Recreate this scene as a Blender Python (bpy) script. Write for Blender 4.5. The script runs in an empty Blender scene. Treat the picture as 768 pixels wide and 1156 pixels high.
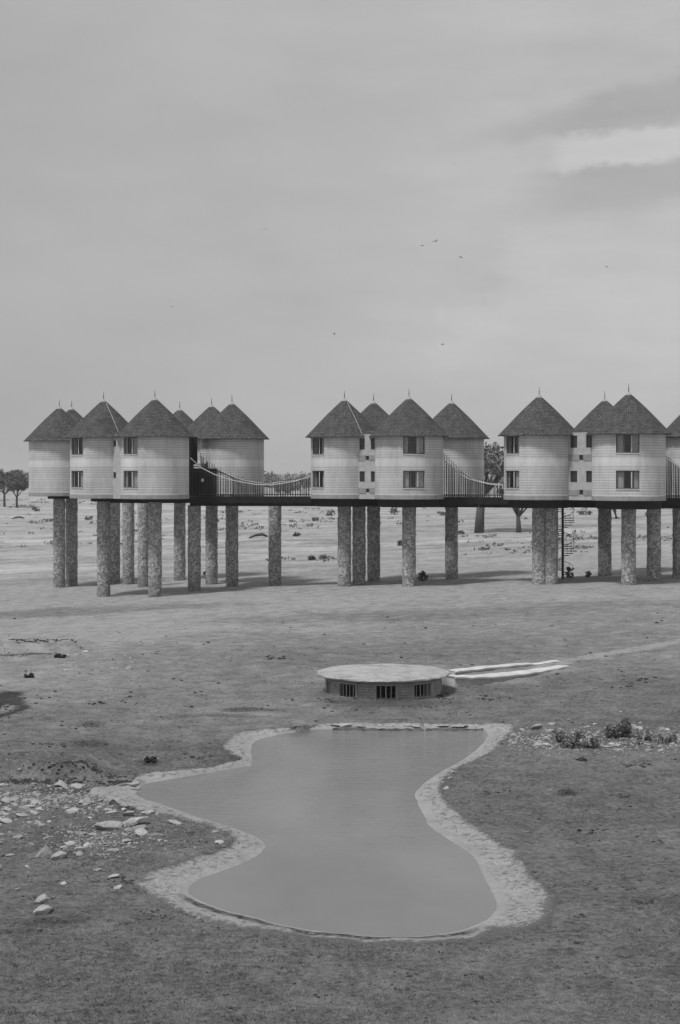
import bpy, math, random
import numpy as np
from mathutils import Vector, Matrix

random.seed(7)
RNG = np.random.default_rng(11)
PI = math.pi
S = bpy.context.scene
COL = S.collection

# ------------------------------------------------------------------ camera / survey of the photograph
F = 1800.0          # focal length in photograph pixels
CX, HY = 384.0, 535.0   # optical axis column, horizon row
CAMZ = 9.1

# ------------------------------------------------------------------ numeric helpers
def sstep(a, b, x):
    t = np.clip((np.asarray(x, float) - a) / (b - a), 0, 1)
    return t * t * (3 - 2 * t)

_PERM = np.random.default_rng(5).random((256, 256))
def vnoise(x, y):
    x = np.asarray(x, float); y = np.asarray(y, float)
    xi = np.floor(x).astype(np.int64); yi = np.floor(y).astype(np.int64)
    fx = x - xi; fy = y - yi
    fx = fx * fx * (3 - 2 * fx); fy = fy * fy * (3 - 2 * fy)
    a = _PERM[xi & 255, yi & 255]; b = _PERM[(xi + 1) & 255, yi & 255]
    c = _PERM[xi & 255, (yi + 1) & 255]; d = _PERM[(xi + 1) & 255, (yi + 1) & 255]
    return (a * (1 - fx) + b * fx) * (1 - fy) + (c * (1 - fx) + d * fx) * fy

def fbm(x, y, n=4):
    s = 0; a = .5; t = 0
    for k in range(n):
        s = s + a * vnoise(x * 2 ** k + 17.3 * k, y * 2 ** k + 9.1 * k); t += a; a *= .5
    return s / t

# ------------------------------------------------------------------ terrain
def ground_base(x, y):
    """terrain height, without the pond hollow"""
    x = np.asarray(x, float); y = np.asarray(y, float)
    tilt = sstep(72, 112, y) * (1 - 0.9 * sstep(180, 420, y))
    z = tilt * (0.042 * np.clip(x, -60, 60) - 0.15)
    near = (1 - sstep(160, 400, y)) * (.12 + .88 * sstep(.95, 1.35, np.hypot((x + 1.0) / 9.5, (y - 46.5) / 16.5)))
    z = z + near * ((fbm(x * .06 + 3, y * .06 + 8, 3) - .5) * .30 + (fbm(x * .45, y * .45, 3) - .5) * .13)
    z = z + near * (1 - sstep(70, 120, y)) * (fbm(x * 1.9, y * 1.9, 2) - .5) * .06
    z = z + (.3 + .7 * near) * (1 - sstep(60, 100, y)) * (fbm(x * .35 + 4, y * 1.3, 4) - .5) * .10
    z = z + (1 - sstep(70, 160, y)) * ((fbm(x * 1.0 + 31, y * 1.7 + 12, 3) - .5) * .15 + (np.abs(fbm(x * .55 + 3, y * 1.1 + 7, 3) - .5) - .12) * -.12)
    # small scarps left of the pond and along the washed-out gully
    def scarp(z, x0, x1, yl, h, w):
        win = sstep(x0 - 1.2, x0, x) * (1 - sstep(x1, x1 + 1.2, x))
        yy = yl + (vnoise(x * .9 + 5, x * 0 + yl) - .5) * 1.3
        return z + win * h * (sstep(yy - w, yy, y) - sstep(yy + 1, yy + 9, y))
    z = scarp(z, -18, -7.9, 47.4, .42, .45)
    z = scarp(z, -22, -14.5, 83.6, .45, .7)
    # shallow dark hollow at the left border
    d = np.hypot((x + 14.3) / 1.5, (y - 60.6) / 3.2)
    z = z - .55 * (1 - sstep(.5, 1.05, d + (fbm(x * 1.2, y * 1.2, 2) - .5) * .5))
    # low swells far out on the plain
    z = z + sstep(160, 260, y) * (fbm(x * .012, y * .02 + 4, 3) - .5) * 2.2 * (1 - sstep(600, 1400, y))
    return z

def gp(px, py, it=10):
    z = 0.0
    for _ in range(it):
        Y = (CAMZ - z) * F / (py - HY); X = (px - CX) / F * Y
        z = float(ground_base(X, Y))
    return Vector((X, Y, z))

def at(px, py, Y):
    return Vector(((px - CX) / F * Y, Y, CAMZ - (py - HY) / F * Y))

def pz(px, py, z):
    Y = (CAMZ - z) * F / (py - HY)
    return Vector(((px - CX) / F * Y, Y, z))

# pond: pairs of (water line, outer brim) in photograph pixels, clockwise from far left
WATER_Z = -0.11
POND = [
 ((286,864),(274,856)),((286,857),(263,852)),((286,849),(255,847)),((288,839),(254,839)),((298,834),(262,831)),((311,831),(280,826)),
 ((326,828),(308,823)),((344,825),(336,820.5)),((375,823.4),(374,817.5)),((407,823.4),(407,816.5)),((440,823.7),(440,816.5)),((475,823.7),(475,817)),
 ((511,823.5),(514,817)),((541,824),(560,817)),((548,828),(580,820)),((546,836),(573,831)),((538,845),(560,844)),((529,852),(546,854)),((516,861),(526,863)),
 ((497,871),(508,874)),((479,883),(498,885)),((467,895),(498,896)),((469,907),(505,906)),((476,920),(516,917)),((481,932),(530,929)),
 ((501,946),(556,946)),((523,961),(580,960)),((535,972),(590,975)),((541,987),(601,990)),((550,1005),(619,1005)),((556,1019),(626,1020)),
 ((553,1030),(615,1040)),((542,1039),(575,1056)),((520,1049),(530,1063)),((496,1053.6),(500,1065)),((468,1056),(470,1067)),((430,1056),(430,1067)),((400,1054),(397,1066)),
 ((361,1050),(354,1062)),((319,1043),(309,1056)),((287,1034),(272,1048)),((254,1026),(232,1037)),((228,1016),(194,1022)),
 ((217,1008),(166,1006)),((219,1000),(156,994)),((231,993),(172,985)),((251,985),(192,979)),((277,975),(218,970)),((293,967),(244,963)),((302,957),(262,955)),
 ((299,950),(266,948)),((289,944),(260,940)),((272,937),(247,936)),((257,932),(240,932.5)),((225,922),(213,927)),((199,913),(186,920)),((176,905),(160,914)),
 ((163,901),(132,906)),((158,897),(112,899)),((158,894),(104,891)),((160,889),(122,889)),((163,886),(150,884)),((168,885),(157,876)),((182,882),(174,872.5)),((194,880),(192,871.5)),
 ((225,875),(223,868)),((257,869),(254,862.5)),((276,866),(268,859.5)),
]
def catmull_closed(pts, sub):
    pts = np.array(pts, float); n = len(pts); out = []
    for i in range(n):
        p0, p1, p2, p3 = pts[i - 1], pts[i], pts[(i + 1) % n], pts[(i + 2) % n]
        for k in range(sub):
            t = k / sub
            out.append(.5 * ((2 * p1) + (-p0 + p2) * t + (2 * p0 - 5 * p1 + 4 * p2 - p3) * t * t + (-p0 + 3 * p1 - 3 * p2 + p3) * t ** 3))
    return np.array(out)
inner_w = catmull_closed([list(pz(a[0], a[1], WATER_Z))[:2] for a, b in POND], 8)
outer_w = catmull_closed([list(gp(b[0], b[1]))[:2] for a, b in POND], 8)

def signed_dist(poly, x, y):
    """distance to polygon, positive inside (numpy, points flattened)"""
    x = np.asarray(x, float); y = np.asarray(y, float)
    best = np.full(x.shape, 1e9); inside = np.zeros(x.shape, bool)
    n = len(poly)
    for i in range(n):
        ax, ay = poly[i - 1]; bx, by = poly[i]
        dx, dy = bx - ax, by - ay
        L = dx * dx + dy * dy + 1e-12
        t = np.clip(((x - ax) * dx + (y - ay) * dy) / L, 0, 1)
        best = np.minimum(best, np.hypot(x - ax - t * dx, y - ay - t * dy))
        c = ((ay > y) != (by > y)) & (x < (bx - ax) * (y - ay) / (by - ay + 1e-15) + ax)
        inside ^= c
    return np.where(inside, best, -best)
outer_s = outer_w[::2]
OB = (outer_w.min(0) - 1.0, outer_w.max(0) + 1.0)
def pond_depth(x, y):
    x = np.asarray(x, float); y = np.asarray(y, float)
    d = np.full(x.shape, -9.0)
    m = (x > OB[0][0]) & (x < OB[1][0]) & (y > OB[0][1]) & (y < OB[1][1])
    if m.any():
        d[m] = signed_dist(outer_s, x[m], y[m])
    return d

# ------------------------------------------------------------------ materials (black-and-white photograph: every colour is a grey)
def g3(v): return (v, v, v, 1)
class NT:
    def __init__(self, tree): self.t = tree; self.n = tree.nodes; self.l = tree.links
    def new(self, typ, **kw):
        nd = self.n.new(typ)
        for k, v in kw.items(): setattr(nd, k, v)
        return nd
    def link(self, a, b): self.l.new(a, b)
    def val(self, sock, v):
        if hasattr(v, 'is_output'): self.l.new(v, sock)
        else: sock.default_value = v
    def math(self, op, a, b=None, c=None, clamp=False):
        nd = self.new('ShaderNodeMath', operation=op); nd.use_clamp = clamp
        self.val(nd.inputs[0], a)
        if b is not None: self.val(nd.inputs[1], b)
        if c is not None: self.val(nd.inputs[2], c)
        return nd.outputs[0]
    def noise(self, vec, scale, detail=4, rough=.55, dist=0):
        nd = self.new('ShaderNodeTexNoise'); nd.inputs['Scale'].default_value = scale
        nd.inputs['Detail'].default_value = detail; nd.inputs['Roughness'].default_value = rough
        nd.inputs['Distortion'].default_value = dist
        if vec is not None: self.link(vec, nd.inputs['Vector'])
        return nd.outputs['Fac']
    def mapr(self, v, a, b, c=0, d=1, smooth=False):
        nd = self.new('ShaderNodeMapRange'); nd.interpolation_type = 'SMOOTHSTEP' if smooth else 'LINEAR'
        self.val(nd.inputs['Value'], v)
        for s, q in zip(('From Min', 'From Max', 'To Min', 'To Max'), (a, b, c, d)): self.val(nd.inputs[s], q)
        return nd.outputs['Result']
    def mix(self, f, a, b):   # float mix
        nd = self.new('ShaderNodeMix'); nd.data_type = 'FLOAT'
        self.val(nd.inputs[0], f); self.val(nd.inputs[2], a); self.val(nd.inputs[3], b)
        return nd.outputs[0]
    def scalevec(self, vec, s):
        nd = self.new('ShaderNodeMapping'); nd.inputs['Scale'].default_value = s
        self.link(vec, nd.inputs['Vector']); return nd.outputs[0]
    def grey(self, v):
        nd = self.new('ShaderNodeCombineColor')
        for i in range(3): self.val(nd.inputs[i], v)
        return nd.outputs[0]
    def attr(self, name):
        nd = self.new('ShaderNodeAttribute'); nd.attribute_name = name; return nd.outputs['Fac']

def newmat(name):
    m = bpy.data.materials.new(name); m.use_nodes = True
    t = NT(m.node_tree); b = m.node_tree.nodes['Principled BSDF']
    b.inputs['Specular IOR Level'].default_value = .25
    tc = t.new('ShaderNodeTexCoord')
    return m, t, b, tc.outputs['Object']
def bump(t, b, h, strength, dist):
    nd = t.new('ShaderNodeBump'); nd.inputs['Strength'].default_value = strength; nd.inputs['Distance'].default_value = dist
    t.link(h, nd.inputs['Height']); t.link(nd.outputs[0], b.inputs['Normal'])

def simple(name, v, rough=.8, var=.25, scale=6, bs=.3, bd=.01, world=False):
    m, t, b, o = newmat(name)
    n = t.noise(o, scale, 5, .6); n2 = t.noise(o, scale * 7, 3, .6)
    k = t.math('ADD', t.math('MULTIPLY', n, .65), t.math('MULTIPLY', n2, .35))
    c = t.mapr(k, .3, .7, v * (1 - var), v * (1 + var))
    t.link(t.grey(c), b.inputs['Base Color']); b.inputs['Roughness'].default_value = rough
    bump(t, b, n2, bs, bd)
    return m

M = {}
# --- hut wall
m, t, b, o = newmat('wall_render'); M['wall'] = m
sx = t.new('ShaderNodeSeparateXYZ'); t.link(o, sx.inputs[0]); Z = sx.outputs[2]
crs = t.math('FRACT', t.math('MULTIPLY', Z, 5.0))
groove = t.math('MULTIPLY', t.mapr(crs, 0, .16, 1, 0), 1.0)
groove = t.math('MAXIMUM', groove, t.mapr(crs, .88, 1, 0, 1))
midb = t.math('MULTIPLY', t.mapr(Z, 9.72, 9.76), t.mapr(Z, 10.28, 10.32, 1, 0))
lowb = t.mapr(Z, 7.44, 7.52, 1, 0)
info = t.new('ShaderNodeObjectInfo')
rnd = info.outputs['Random']
row = t.new('ShaderNodeTexWhiteNoise'); row.noise_dimensions = '1D'; t.link(t.math('FLOOR', t.math('MULTIPLY', Z, 5.0)), row.inputs['W'])
orv = t.new('ShaderNodeVectorMath'); orv.operation = 'ADD'; t.link(o, orv.inputs[0]); ocm = t.new('ShaderNodeCombineXYZ'); t.link(t.math('MULTIPLY', rnd, 40.0), ocm.inputs[0]); t.link(t.math('MULTIPLY', rnd, 17.0), ocm.inputs[1]); t.link(ocm.outputs[0], orv.inputs[1]); o = orv.outputs[0]
big = t.noise(t.scalevec(o, (1, 1, .35)), .9, 4, .6); fine = t.noise(t.scalevec(o, (1, 1, 3)), 7, 5, .65)
streak = t.noise(t.scalevec(o, (6, 6, .25)), 1.4, 3, .6)
v = t.mapr(big, .3, .7, .47, .63)
v = t.math('ADD', v, t.mapr(fine, .3, .7, -.05, .05))
v = t.math('ADD', v, t.mapr(row.outputs['Value'], 0, 1, -.025, .025))
v = t.math('MULTIPLY', v, t.mapr(streak, .50, .74, 1, .87))
gm = t.math('MULTIPLY', groove, t.math('SUBTRACT', 1, midb))
v = t.math('MULTIPLY', v, t.math('SUBTRACT', 1, t.math('MULTIPLY', gm, .50)))
v = t.math('MULTIPLY', v, t.math('ADD', 1, t.math('MULTIPLY', midb, .12)))
v = t.math('MULTIPLY', v, t.mapr(rnd, 0, 1, .92, 1.07))
t.link(t.grey(v), b.inputs['Base Color']); b.inputs['Roughness'].default_value = .9
bump(t, b, fine, .35, .02)
# --- base band of wall
M['band'] = simple('base_concrete', .31, .9, .28, 2.2, .4, .01)
# --- roof
m, t, b, o = newmat('roof_shingle'); M['roof'] = m
uv = t.new('ShaderNodeUVMap'); uv.uv_map = 'UVMap'
br = t.new('ShaderNodeTexBrick'); br.offset = .5
for k, q in (('Color1', g3(.06)), ('Color2', g3(.125)), ('Mortar', g3(.03))): br.inputs[k].default_value = q
br.inputs['Scale'].default_value = 1; br.inputs['Mortar Size'].default_value = .014; br.inputs['Brick Width'].default_value = .16; br.inputs['Row Height'].default_value = .17
t.link(uv.outputs[0], br.inputs['Vector'])
big = t.noise(o, 1.1, 5, .65); fine = t.noise(o, 14, 4, .7)
mul = t.math('MULTIPLY', t.mapr(big, .3, .7, .74, 1.22), t.mapr(fine, .3, .7, .75, 1.25))
bw = t.new('ShaderNodeRGBToBW'); t.link(br.outputs['Color'], bw.inputs[0])
t.link(t.grey(t.math('MULTIPLY', bw.outputs[0], mul)), b.inputs['Base Color']); b.inputs['Roughness'].default_value = .92
bump(t, b, t.math('ADD', fine, bw.outputs[0]), .5, .03)
# --- stone pillar
m, t, b, o = newmat('rubble_masonry'); M['stone'] = m
nz = t.noise(o, 5, 2)
vm = t.new('ShaderNodeVectorMath'); vm.operation = 'ADD'; t.link(o, vm.inputs[0])
cmb = t.new('ShaderNodeCombineXYZ'); 
for i in range(3): t.link(t.math('MULTIPLY', t.math('SUBTRACT', nz, .5), .12), cmb.inputs[i])
t.link(cmb.outputs[0], vm.inputs[1])
vo = t.new('ShaderNodeTexVoronoi'); vo.feature = 'DISTANCE_TO_EDGE'; vo.inputs['Scale'].default_value = 8.4; t.link(vm.outputs[0], vo.inputs['Vector'])
vc = t.new('ShaderNodeTexVoronoi'); vc.feature = 'F1'; vc.inputs['Scale'].default_value = 8.4; t.link(vm.outputs[0], vc.inputs['Vector'])
sc = t.new('ShaderNodeSeparateColor'); t.link(vc.outputs['Color'], sc.inputs[0])
edge = t.mapr(vo.outputs['Distance'], .02, .09, 0, 1, True)
cv = t.math('POWER', sc.outputs[0], 1.5)
stone = t.math('MULTIPLY', t.mapr(cv, 0, 1, .24, .66), t.mapr(t.noise(o, 22, 3), .3, .7, .8, 1.2))
psx = t.new('ShaderNodeSeparateXYZ'); t.link(o, psx.inputs[0])
dirt = t.mapr(t.math('ADD', psx.outputs[2], t.math('MULTIPLY', t.noise(o, 1.5, 4), 1.6)), .2, 1.9, .72, 1)
t.link(t.grey(t.math('MULTIPLY', t.mix(edge, .17, stone), dirt)), b.inputs['Base Color']); b.inputs['Roughness'].default_value = .9
bump(t, b, edge, .8, .03)
M['stone'] = m
# --- misc
M['link_shade_render'] = simple('link_wall_shade_render', .41, .9, .22, 2.4, .4, .015)  # darker than the hut walls: missing eave shade put into the colour
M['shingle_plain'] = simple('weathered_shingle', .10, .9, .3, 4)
M['band_dark'] = simple('stained_concrete', .27, .9, .28, 2.2, .4, .01)
M['dark_wood'] = simple('dark_timber_and_gloom', .012, .85, .4, 5)
M['slat'] = simple('weathered_picket', .055, .85, .5, 3)
M['rope'] = simple('pale_rope', .50, .9, .15, 9)
M['frame'] = simple('window_frame_wood', .10, .7, .2, 6)
M['sill'] = simple('pale_mullion', .5, .7, .1, 6)
M['cap'] = simple('pale_zinc', .34, .6, .15, 5)
M['spike'] = simple('dark_iron', .06, .6, .3, 8)
M['iron'] = simple('black_iron', .02, .6, .3, 8)
M['curtain'] = simple('curtain_cloth', .62, .95, .2, 5)
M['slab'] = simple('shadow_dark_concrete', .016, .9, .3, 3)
m, t, b, o = newmat('pale_concrete'); M['concrete'] = m
n = t.noise(o, 1.3, 6, .7); n2 = t.noise(o, 17, 4, .75); stn = t.mapr(t.noise(o, .9, 5, .7), .52, .66, 0, 1)
cvo = t.new('ShaderNodeTexVoronoi'); cvo.feature = 'DISTANCE_TO_EDGE'; cvo.inputs['Scale'].default_value = .55; t.link(o, cvo.inputs['Vector'])
v = t.math('MULTIPLY', t.mapr(n, .28, .72, .27, .44), t.mapr(n2, .3, .7, .8, 1.2)); v = t.mix(t.math('MULTIPLY', stn, .5), v, .17)
v = t.mix(t.mapr(cvo.outputs['Distance'], .0, .012, .7, 0), v, .07)
t.link(t.grey(v), b.inputs['Base Color']); b.inputs['Roughness'].default_value = .92; bump(t, b, n2, .5, .02)
M['whitewash'] = simple('whitewash', .53, .9, .30, 1.6, .5, .02)
M['grey_plaster'] = simple('grey_plaster', .33, .9, .3, 2.0, .5, .02)  # mid-grey plaster, darker than the whitewashed copings
M['bird'] = simple('bird_feather', .03, .9, .3, 5)
M['lamp'] = simple('white_lamp_glass', .8, .4, .05, 5)
m, t, b, o = newmat('window_glass'); M['glass'] = m
tr = t.new('ShaderNodeBsdfTransparent'); tr.inputs[0].default_value = g3(.85)
gl = t.new('ShaderNodeBsdfGlossy'); gl.inputs['Roughness'].default_value = .03
mx = t.new('ShaderNodeMixShader'); mx.inputs[0].default_value = .045
t.link(tr.outputs[0], mx.inputs[1]); t.link(gl.outputs[0], mx.inputs[2])
t.link(mx.outputs[0], t.n['Material Output'].inputs['Surface'])
# --- leaves / bark
def leafmat(name, v):
    m, t, b, o = newmat(name)
    inf = t.new('ShaderNodeNewGeometry')
    r = inf.outputs['Random Per Island']
    t.link(t.grey(t.mapr(r, 0, 1, v * .55, v * 1.6)), b.inputs['Base Color']); b.inputs['Roughness'].default_value = .8
    return m
M['leaf'] = leafmat('acacia_leaves', .10)
M['leaf_pale'] = leafmat('grey_green_leaves', .16)
M['leaf_dark'] = leafmat('dark_bush_leaves', .05)
m, t, b, o = newmat('dry_grass_blades'); M['grass'] = m
t.link(t.grey(t.math('MULTIPLY', t.mapr(t.noise(o, 1.1, 4, .8), .32, .68, .05, .26), 1.0)), b.inputs['Base Color']); b.inputs['Roughness'].default_value = .9
M['bark'] = simple('bark', .09, .95, .35, 3, .8, .05)
# --- bunker courses
m, t, b, o = newmat('coursed_stone'); M['course'] = m
sx = t.new('ShaderNodeSeparateXYZ'); t.link(o, sx.inputs[0])
cr = t.math('FRACT', t.math('MULTIPLY', sx.outputs[2], 9.0))
gr = t.math('MAXIMUM', t.mapr(cr, 0, .2, 1, 0), t.mapr(cr, .85, 1, 0, 1))
n = t.noise(o, 3, 5, .65); n2 = t.noise(o, 20, 3)
v = t.math('MULTIPLY', t.mapr(n, .3, .7, .22, .38), t.mapr(n2, .3, .7, .75, 1.25))
v = t.math('MULTIPLY', v, t.math('SUBTRACT', 1, t.math('MULTIPLY', gr, .55)))
t.link(t.grey(v), b.inputs['Base Color']); b.inputs['Roughness'].default_value = .95
bump(t, b, n2, .5, .02)
# --- rock
m, t, b, o = newmat('pale_rock'); M['rock'] = m
inf = t.new('ShaderNodeObjectInfo'); 
n = t.noise(o, 2.2, 6, .7); n2 = t.noise(o, 12, 4, .7)
v = t.math('MULTIPLY', t.mapr(n, .28, .72, .26, .50), t.mapr(n2, .3, .7, .78, 1.18))
v = t.math('MULTIPLY', v, t.mapr(inf.outputs['Random'], 0, 1, .7, 1.2))
t.link(t.grey(v), b.inputs['Base Color']); b.inputs['Roughness'].default_value = .9
bump(t, b, n2, .6, .03)
M['clod'] = simple('dark_clod', .055, .95, .4, 9, .6, .02)
M['log'] = simple('dead_wood', .07, .9, .3, 4, .5, .02)
# --- ground
m, t, b, o = newmat('savanna_soil'); M['ground'] = m
sand = t.attr('sand'); dark = t.attr('dark')
n_big = t.noise(o, .11, 4, .6); n_mid = t.noise(o, .9, 5, .65); n_fine = t.noise(o, 6, 5, .7); n_gr = t.noise(o, 34, 3, .75)
st = t.noise(t.scalevec(o, (.012, .075, 1)), 1.0, 5, .62); st2 = t.noise(t.scalevec(o, (.05, .22, 1)), 1.0, 5, .68)
cd = t.new('ShaderNodeSeparateXYZ'); t.link(o, cd.inputs[0]); far = t.mapr(cd.outputs[1], 130, 190, 0, 1, True)
s = t.math('ADD', sand, t.math('MULTIPLY', t.math('SUBTRACT', n_big, .5), .85))
s = t.math('ADD', s, t.math('MULTIPLY', t.math('SUBTRACT', n_mid, .5), 1.15))
s = t.math('ADD', s, t.math('MULTIPLY', t.math('SUBTRACT', n_fine, .5), .6), clamp=True)
grass = t.math('MULTIPLY', t.mapr(n_fine, .32, .68, .09, .22), t.mapr(n_gr, .3, .7, .35, 1.7))
soil = t.math('MULTIPLY', t.mapr(n_mid, .3, .7, .34, .45), t.mapr(n_gr, .3, .7, .72, 1.28))
base = t.mix(s, grass, soil)
pl = t.math('ADD', t.mapr(st, .3, .7, -.11, .11), t.mapr(st2, .3, .7, -.10, .10))
base = t.math('ADD', base, t.math('MULTIPLY', pl, far))
tuf = t.math('MULTIPLY', t.mapr(t.noise(t.scalevec(o, (.22, .16, 1)), 1.0, 8, .8), .55, .64, 0, 1), far)
base = t.mix(t.math('MULTIPLY', tuf, .60), base, .10)
wst = t.math('MULTIPLY', t.mapr(t.noise(t.scalevec(o, (.035, .11, 1)), 1.0, 7, .66), .58, .66, 0, 1), far)
base = t.mix(t.math('MULTIPLY', wst, .6), base, .58)
spots = t.mapr(t.noise(t.scalevec(o, (.7, 1, 1)), 2.8, 6, .85), .54, .64, 0, 1)
base = t.mix(t.math('MULTIPLY', spots, .72), base, .05)
pale = t.mapr(t.noise(t.scalevec(o, (.8, 1.1, 1)), 3.7, 6, .82), .60, .70, 0, 1)
base = t.mix(t.math('MULTIPLY', pale, .55), base, .36)
rough = t.mapr(t.noise(t.scalevec(o, (.10, .16, 1)), 1.0, 8, .78), .3, .7, .72, 1.28)
base = t.math('MULTIPLY', base, t.mix(far, 1, rough))
base = t.mix(dark, base, t.math('MULTIPLY', t.mapr(n_fine, .3, .7, .5, 1.5), .05))
base = t.math('MAXIMUM', base, .02)
t.link(t.grey(base), b.inputs['Base Color']); b.inputs['Roughness'].default_value = .95
b.inputs['Specular IOR Level'].default_value = .1
bump(t, b, t.math('ADD', t.math('MULTIPLY', n_fine, .7), t.math('MULTIPLY', n_gr, .3)), 1.0, .22)
# --- pond bank
m, t, b, o = newmat('pond_bank_clay'); M['bank'] = m
vv = t.attr('v'); fade = t.attr('fade')
n_mid = t.noise(o, 1.1, 5, .65); n_fine = t.noise(o, 7, 5, .7); n_gr = t.noise(o, 36, 3, .75)
clay = t.math('MULTIPLY', t.mapr(n_mid, .3, .7, .36, .47), t.mapr(n_gr, .3, .7, .72, 1.28))
pits = t.mapr(t.noise(t.scalevec(o, (1, .8, 1)), 5.5, 5, .8), .50, .60, 0, 1)
pits = t.math('MULTIPLY', pits, t.mapr(vv, .12, .40, .12, .95))
clay = t.mix(pits, clay, .19)
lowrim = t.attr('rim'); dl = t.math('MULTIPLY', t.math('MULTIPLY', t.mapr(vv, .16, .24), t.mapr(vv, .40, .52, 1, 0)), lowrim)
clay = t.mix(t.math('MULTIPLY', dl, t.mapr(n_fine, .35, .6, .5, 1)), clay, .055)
wet = t.mapr(vv, .0, .10, .75, 1.12)
clay = t.math('MULTIPLY', clay, wet)
gcol = t.math('MULTIPLY', t.mapr(n_fine, .32, .68, .12, .23), t.mapr(n_gr, .3, .7, .5, 1.5))
f = t.math('ADD', vv, t.math('MULTIPLY', t.math('SUBTRACT', n_fine, .5), .9))
f = t.math('ADD', f, t.math('MULTIPLY', t.math('SUBTRACT', n_mid, .5), .9))
f = t.math('ADD', f, t.math('MULTIPLY', fade, .75))
f = t.mapr(f, .82, 1.06, 0, 1, True)
f = t.math('MULTIPLY', f, t.math('SUBTRACT', 1, dl))
t.link(t.grey(t.mix(f, clay, gcol)), b.inputs['Base Color']); b.inputs['Roughness'].default_value = .9
b.inputs['Specular IOR Level'].default_value = .15
bump(t, b, t.math('ADD', t.math('MULTIPLY', n_fine, .7), t.math('MULTIPLY', n_gr, .3)), 1.0, .2)
# --- water
m, t, b, o = newmat('murky_water'); M['water'] = m
t.link(t.grey(t.mapr(t.noise(t.scalevec(o, (1, .55, 1)), .28, 5, .6), .3, .7, .130, .178)), b.inputs['Base Color']); b.inputs['IOR'].default_value = 1.33; b.inputs['Specular IOR Level'].default_value = .5
b.inputs['Roughness'].default_value = .07
w1 = t.noise(t.scalevec(o, (.7, 2.2, 1)), 1.7, 4, .6); w2 = t.noise(t.scalevec(o, (1, 2.0, 1)), 6, 3, .6)
sp = t.new('ShaderNodeSeparateXYZ'); t.link(o, sp.inputs[0])
calm = t.mapr(t.noise(o, .16, 2), .38, .62, 0, 1)
amp = t.math('MULTIPLY', t.mapr(sp.outputs[1], 37, 54, .25, 1.5), t.mapr(calm, 0, 1, .55, 1.1))
h = t.math('MULTIPLY', t.math('ADD', w1, t.math('MULTIPLY', w2, .5)), amp)
bump(t, b, h, .30, .06)

# ------------------------------------------------------------------ object helpers
def mesh(name, verts, faces, mat, smooth=False, attrs=None, uvs=None):
    me = bpy.data.meshes.new(name)
    me.from_pydata([tuple(v) for v in verts], [], [tuple(f) for f in faces])
    if mat: me.materials.append(M[mat])
    if smooth: me.polygons.foreach_set('use_smooth', [True] * len(me.polygons))
    for k, a in (attrs or {}).items():
        at_ = me.attributes.new(k, 'FLOAT', 'POINT'); at_.data.foreach_set('value', np.asarray(a, np.float32))
    if uvs is not None:
        u = me.uv_layers.new(name='UVMap')
        flat = []
        for p in me.polygons:
            for li, vi in zip(p.loop_indices, p.vertices): flat += list(uvs(vi, p.index))
        u.data.foreach_set('uv', flat)
    me.update(); return me
def npmesh(name, verts, faces, mat, smooth=True, attrs=None):
    """fast mesh from numpy arrays (faces all the same size)"""
    me = bpy.data.meshes.new(name); k = faces.shape[1]
    me.vertices.add(len(verts)); me.vertices.foreach_set('co', verts.astype(np.float32).ravel())
    me.loops.add(faces.size); me.loops.foreach_set('vertex_index', faces.astype(np.int32).ravel())
    me.polygons.add(len(faces)); me.polygons.foreach_set('loop_start', np.arange(0, faces.size, k, dtype=np.int32))
    me.polygons.foreach_set('loop_total', np.full(len(faces), k, np.int32))
    me.polygons.foreach_set('use_smooth', np.full(len(faces), smooth))
    me.materials.append(M[mat]); me.update(calc_edges=True); me.validate()
    for q, a in (attrs or {}).items():
        at_ = me.attributes.new(q, 'FLOAT', 'POINT'); at_.data.foreach_set('value', np.asarray(a, np.float32))
    return me
def obj(name, me, parent=None, loc=(0, 0, 0)):
    o = bpy.data.objects.new(name, me); COL.objects.link(o); o.location = loc
    if parent: o.parent = parent
    return o
def tag(o, label, cat, group=None, kind=None):
    if label: o['label'] = label
    if cat: o['category'] = cat
    if group: o['group'] = group
    if kind: o['kind'] = kind
    return o
def thing(name, label, cat, loc=(0, 0, 0), rz=0, group=None):
    o = bpy.data.objects.new(name, None); COL.objects.link(o); o.empty_display_size = .3
    o.location = loc; o.rotation_euler = (0, 0, rz)
    return tag(o, label, cat, group)
def copy_tree(o, parent=None):
    c = o.copy(); COL.objects.link(c)
    if parent: c.parent = parent
    for ch in list(o.children): copy_tree(ch, c)
    return c

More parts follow.
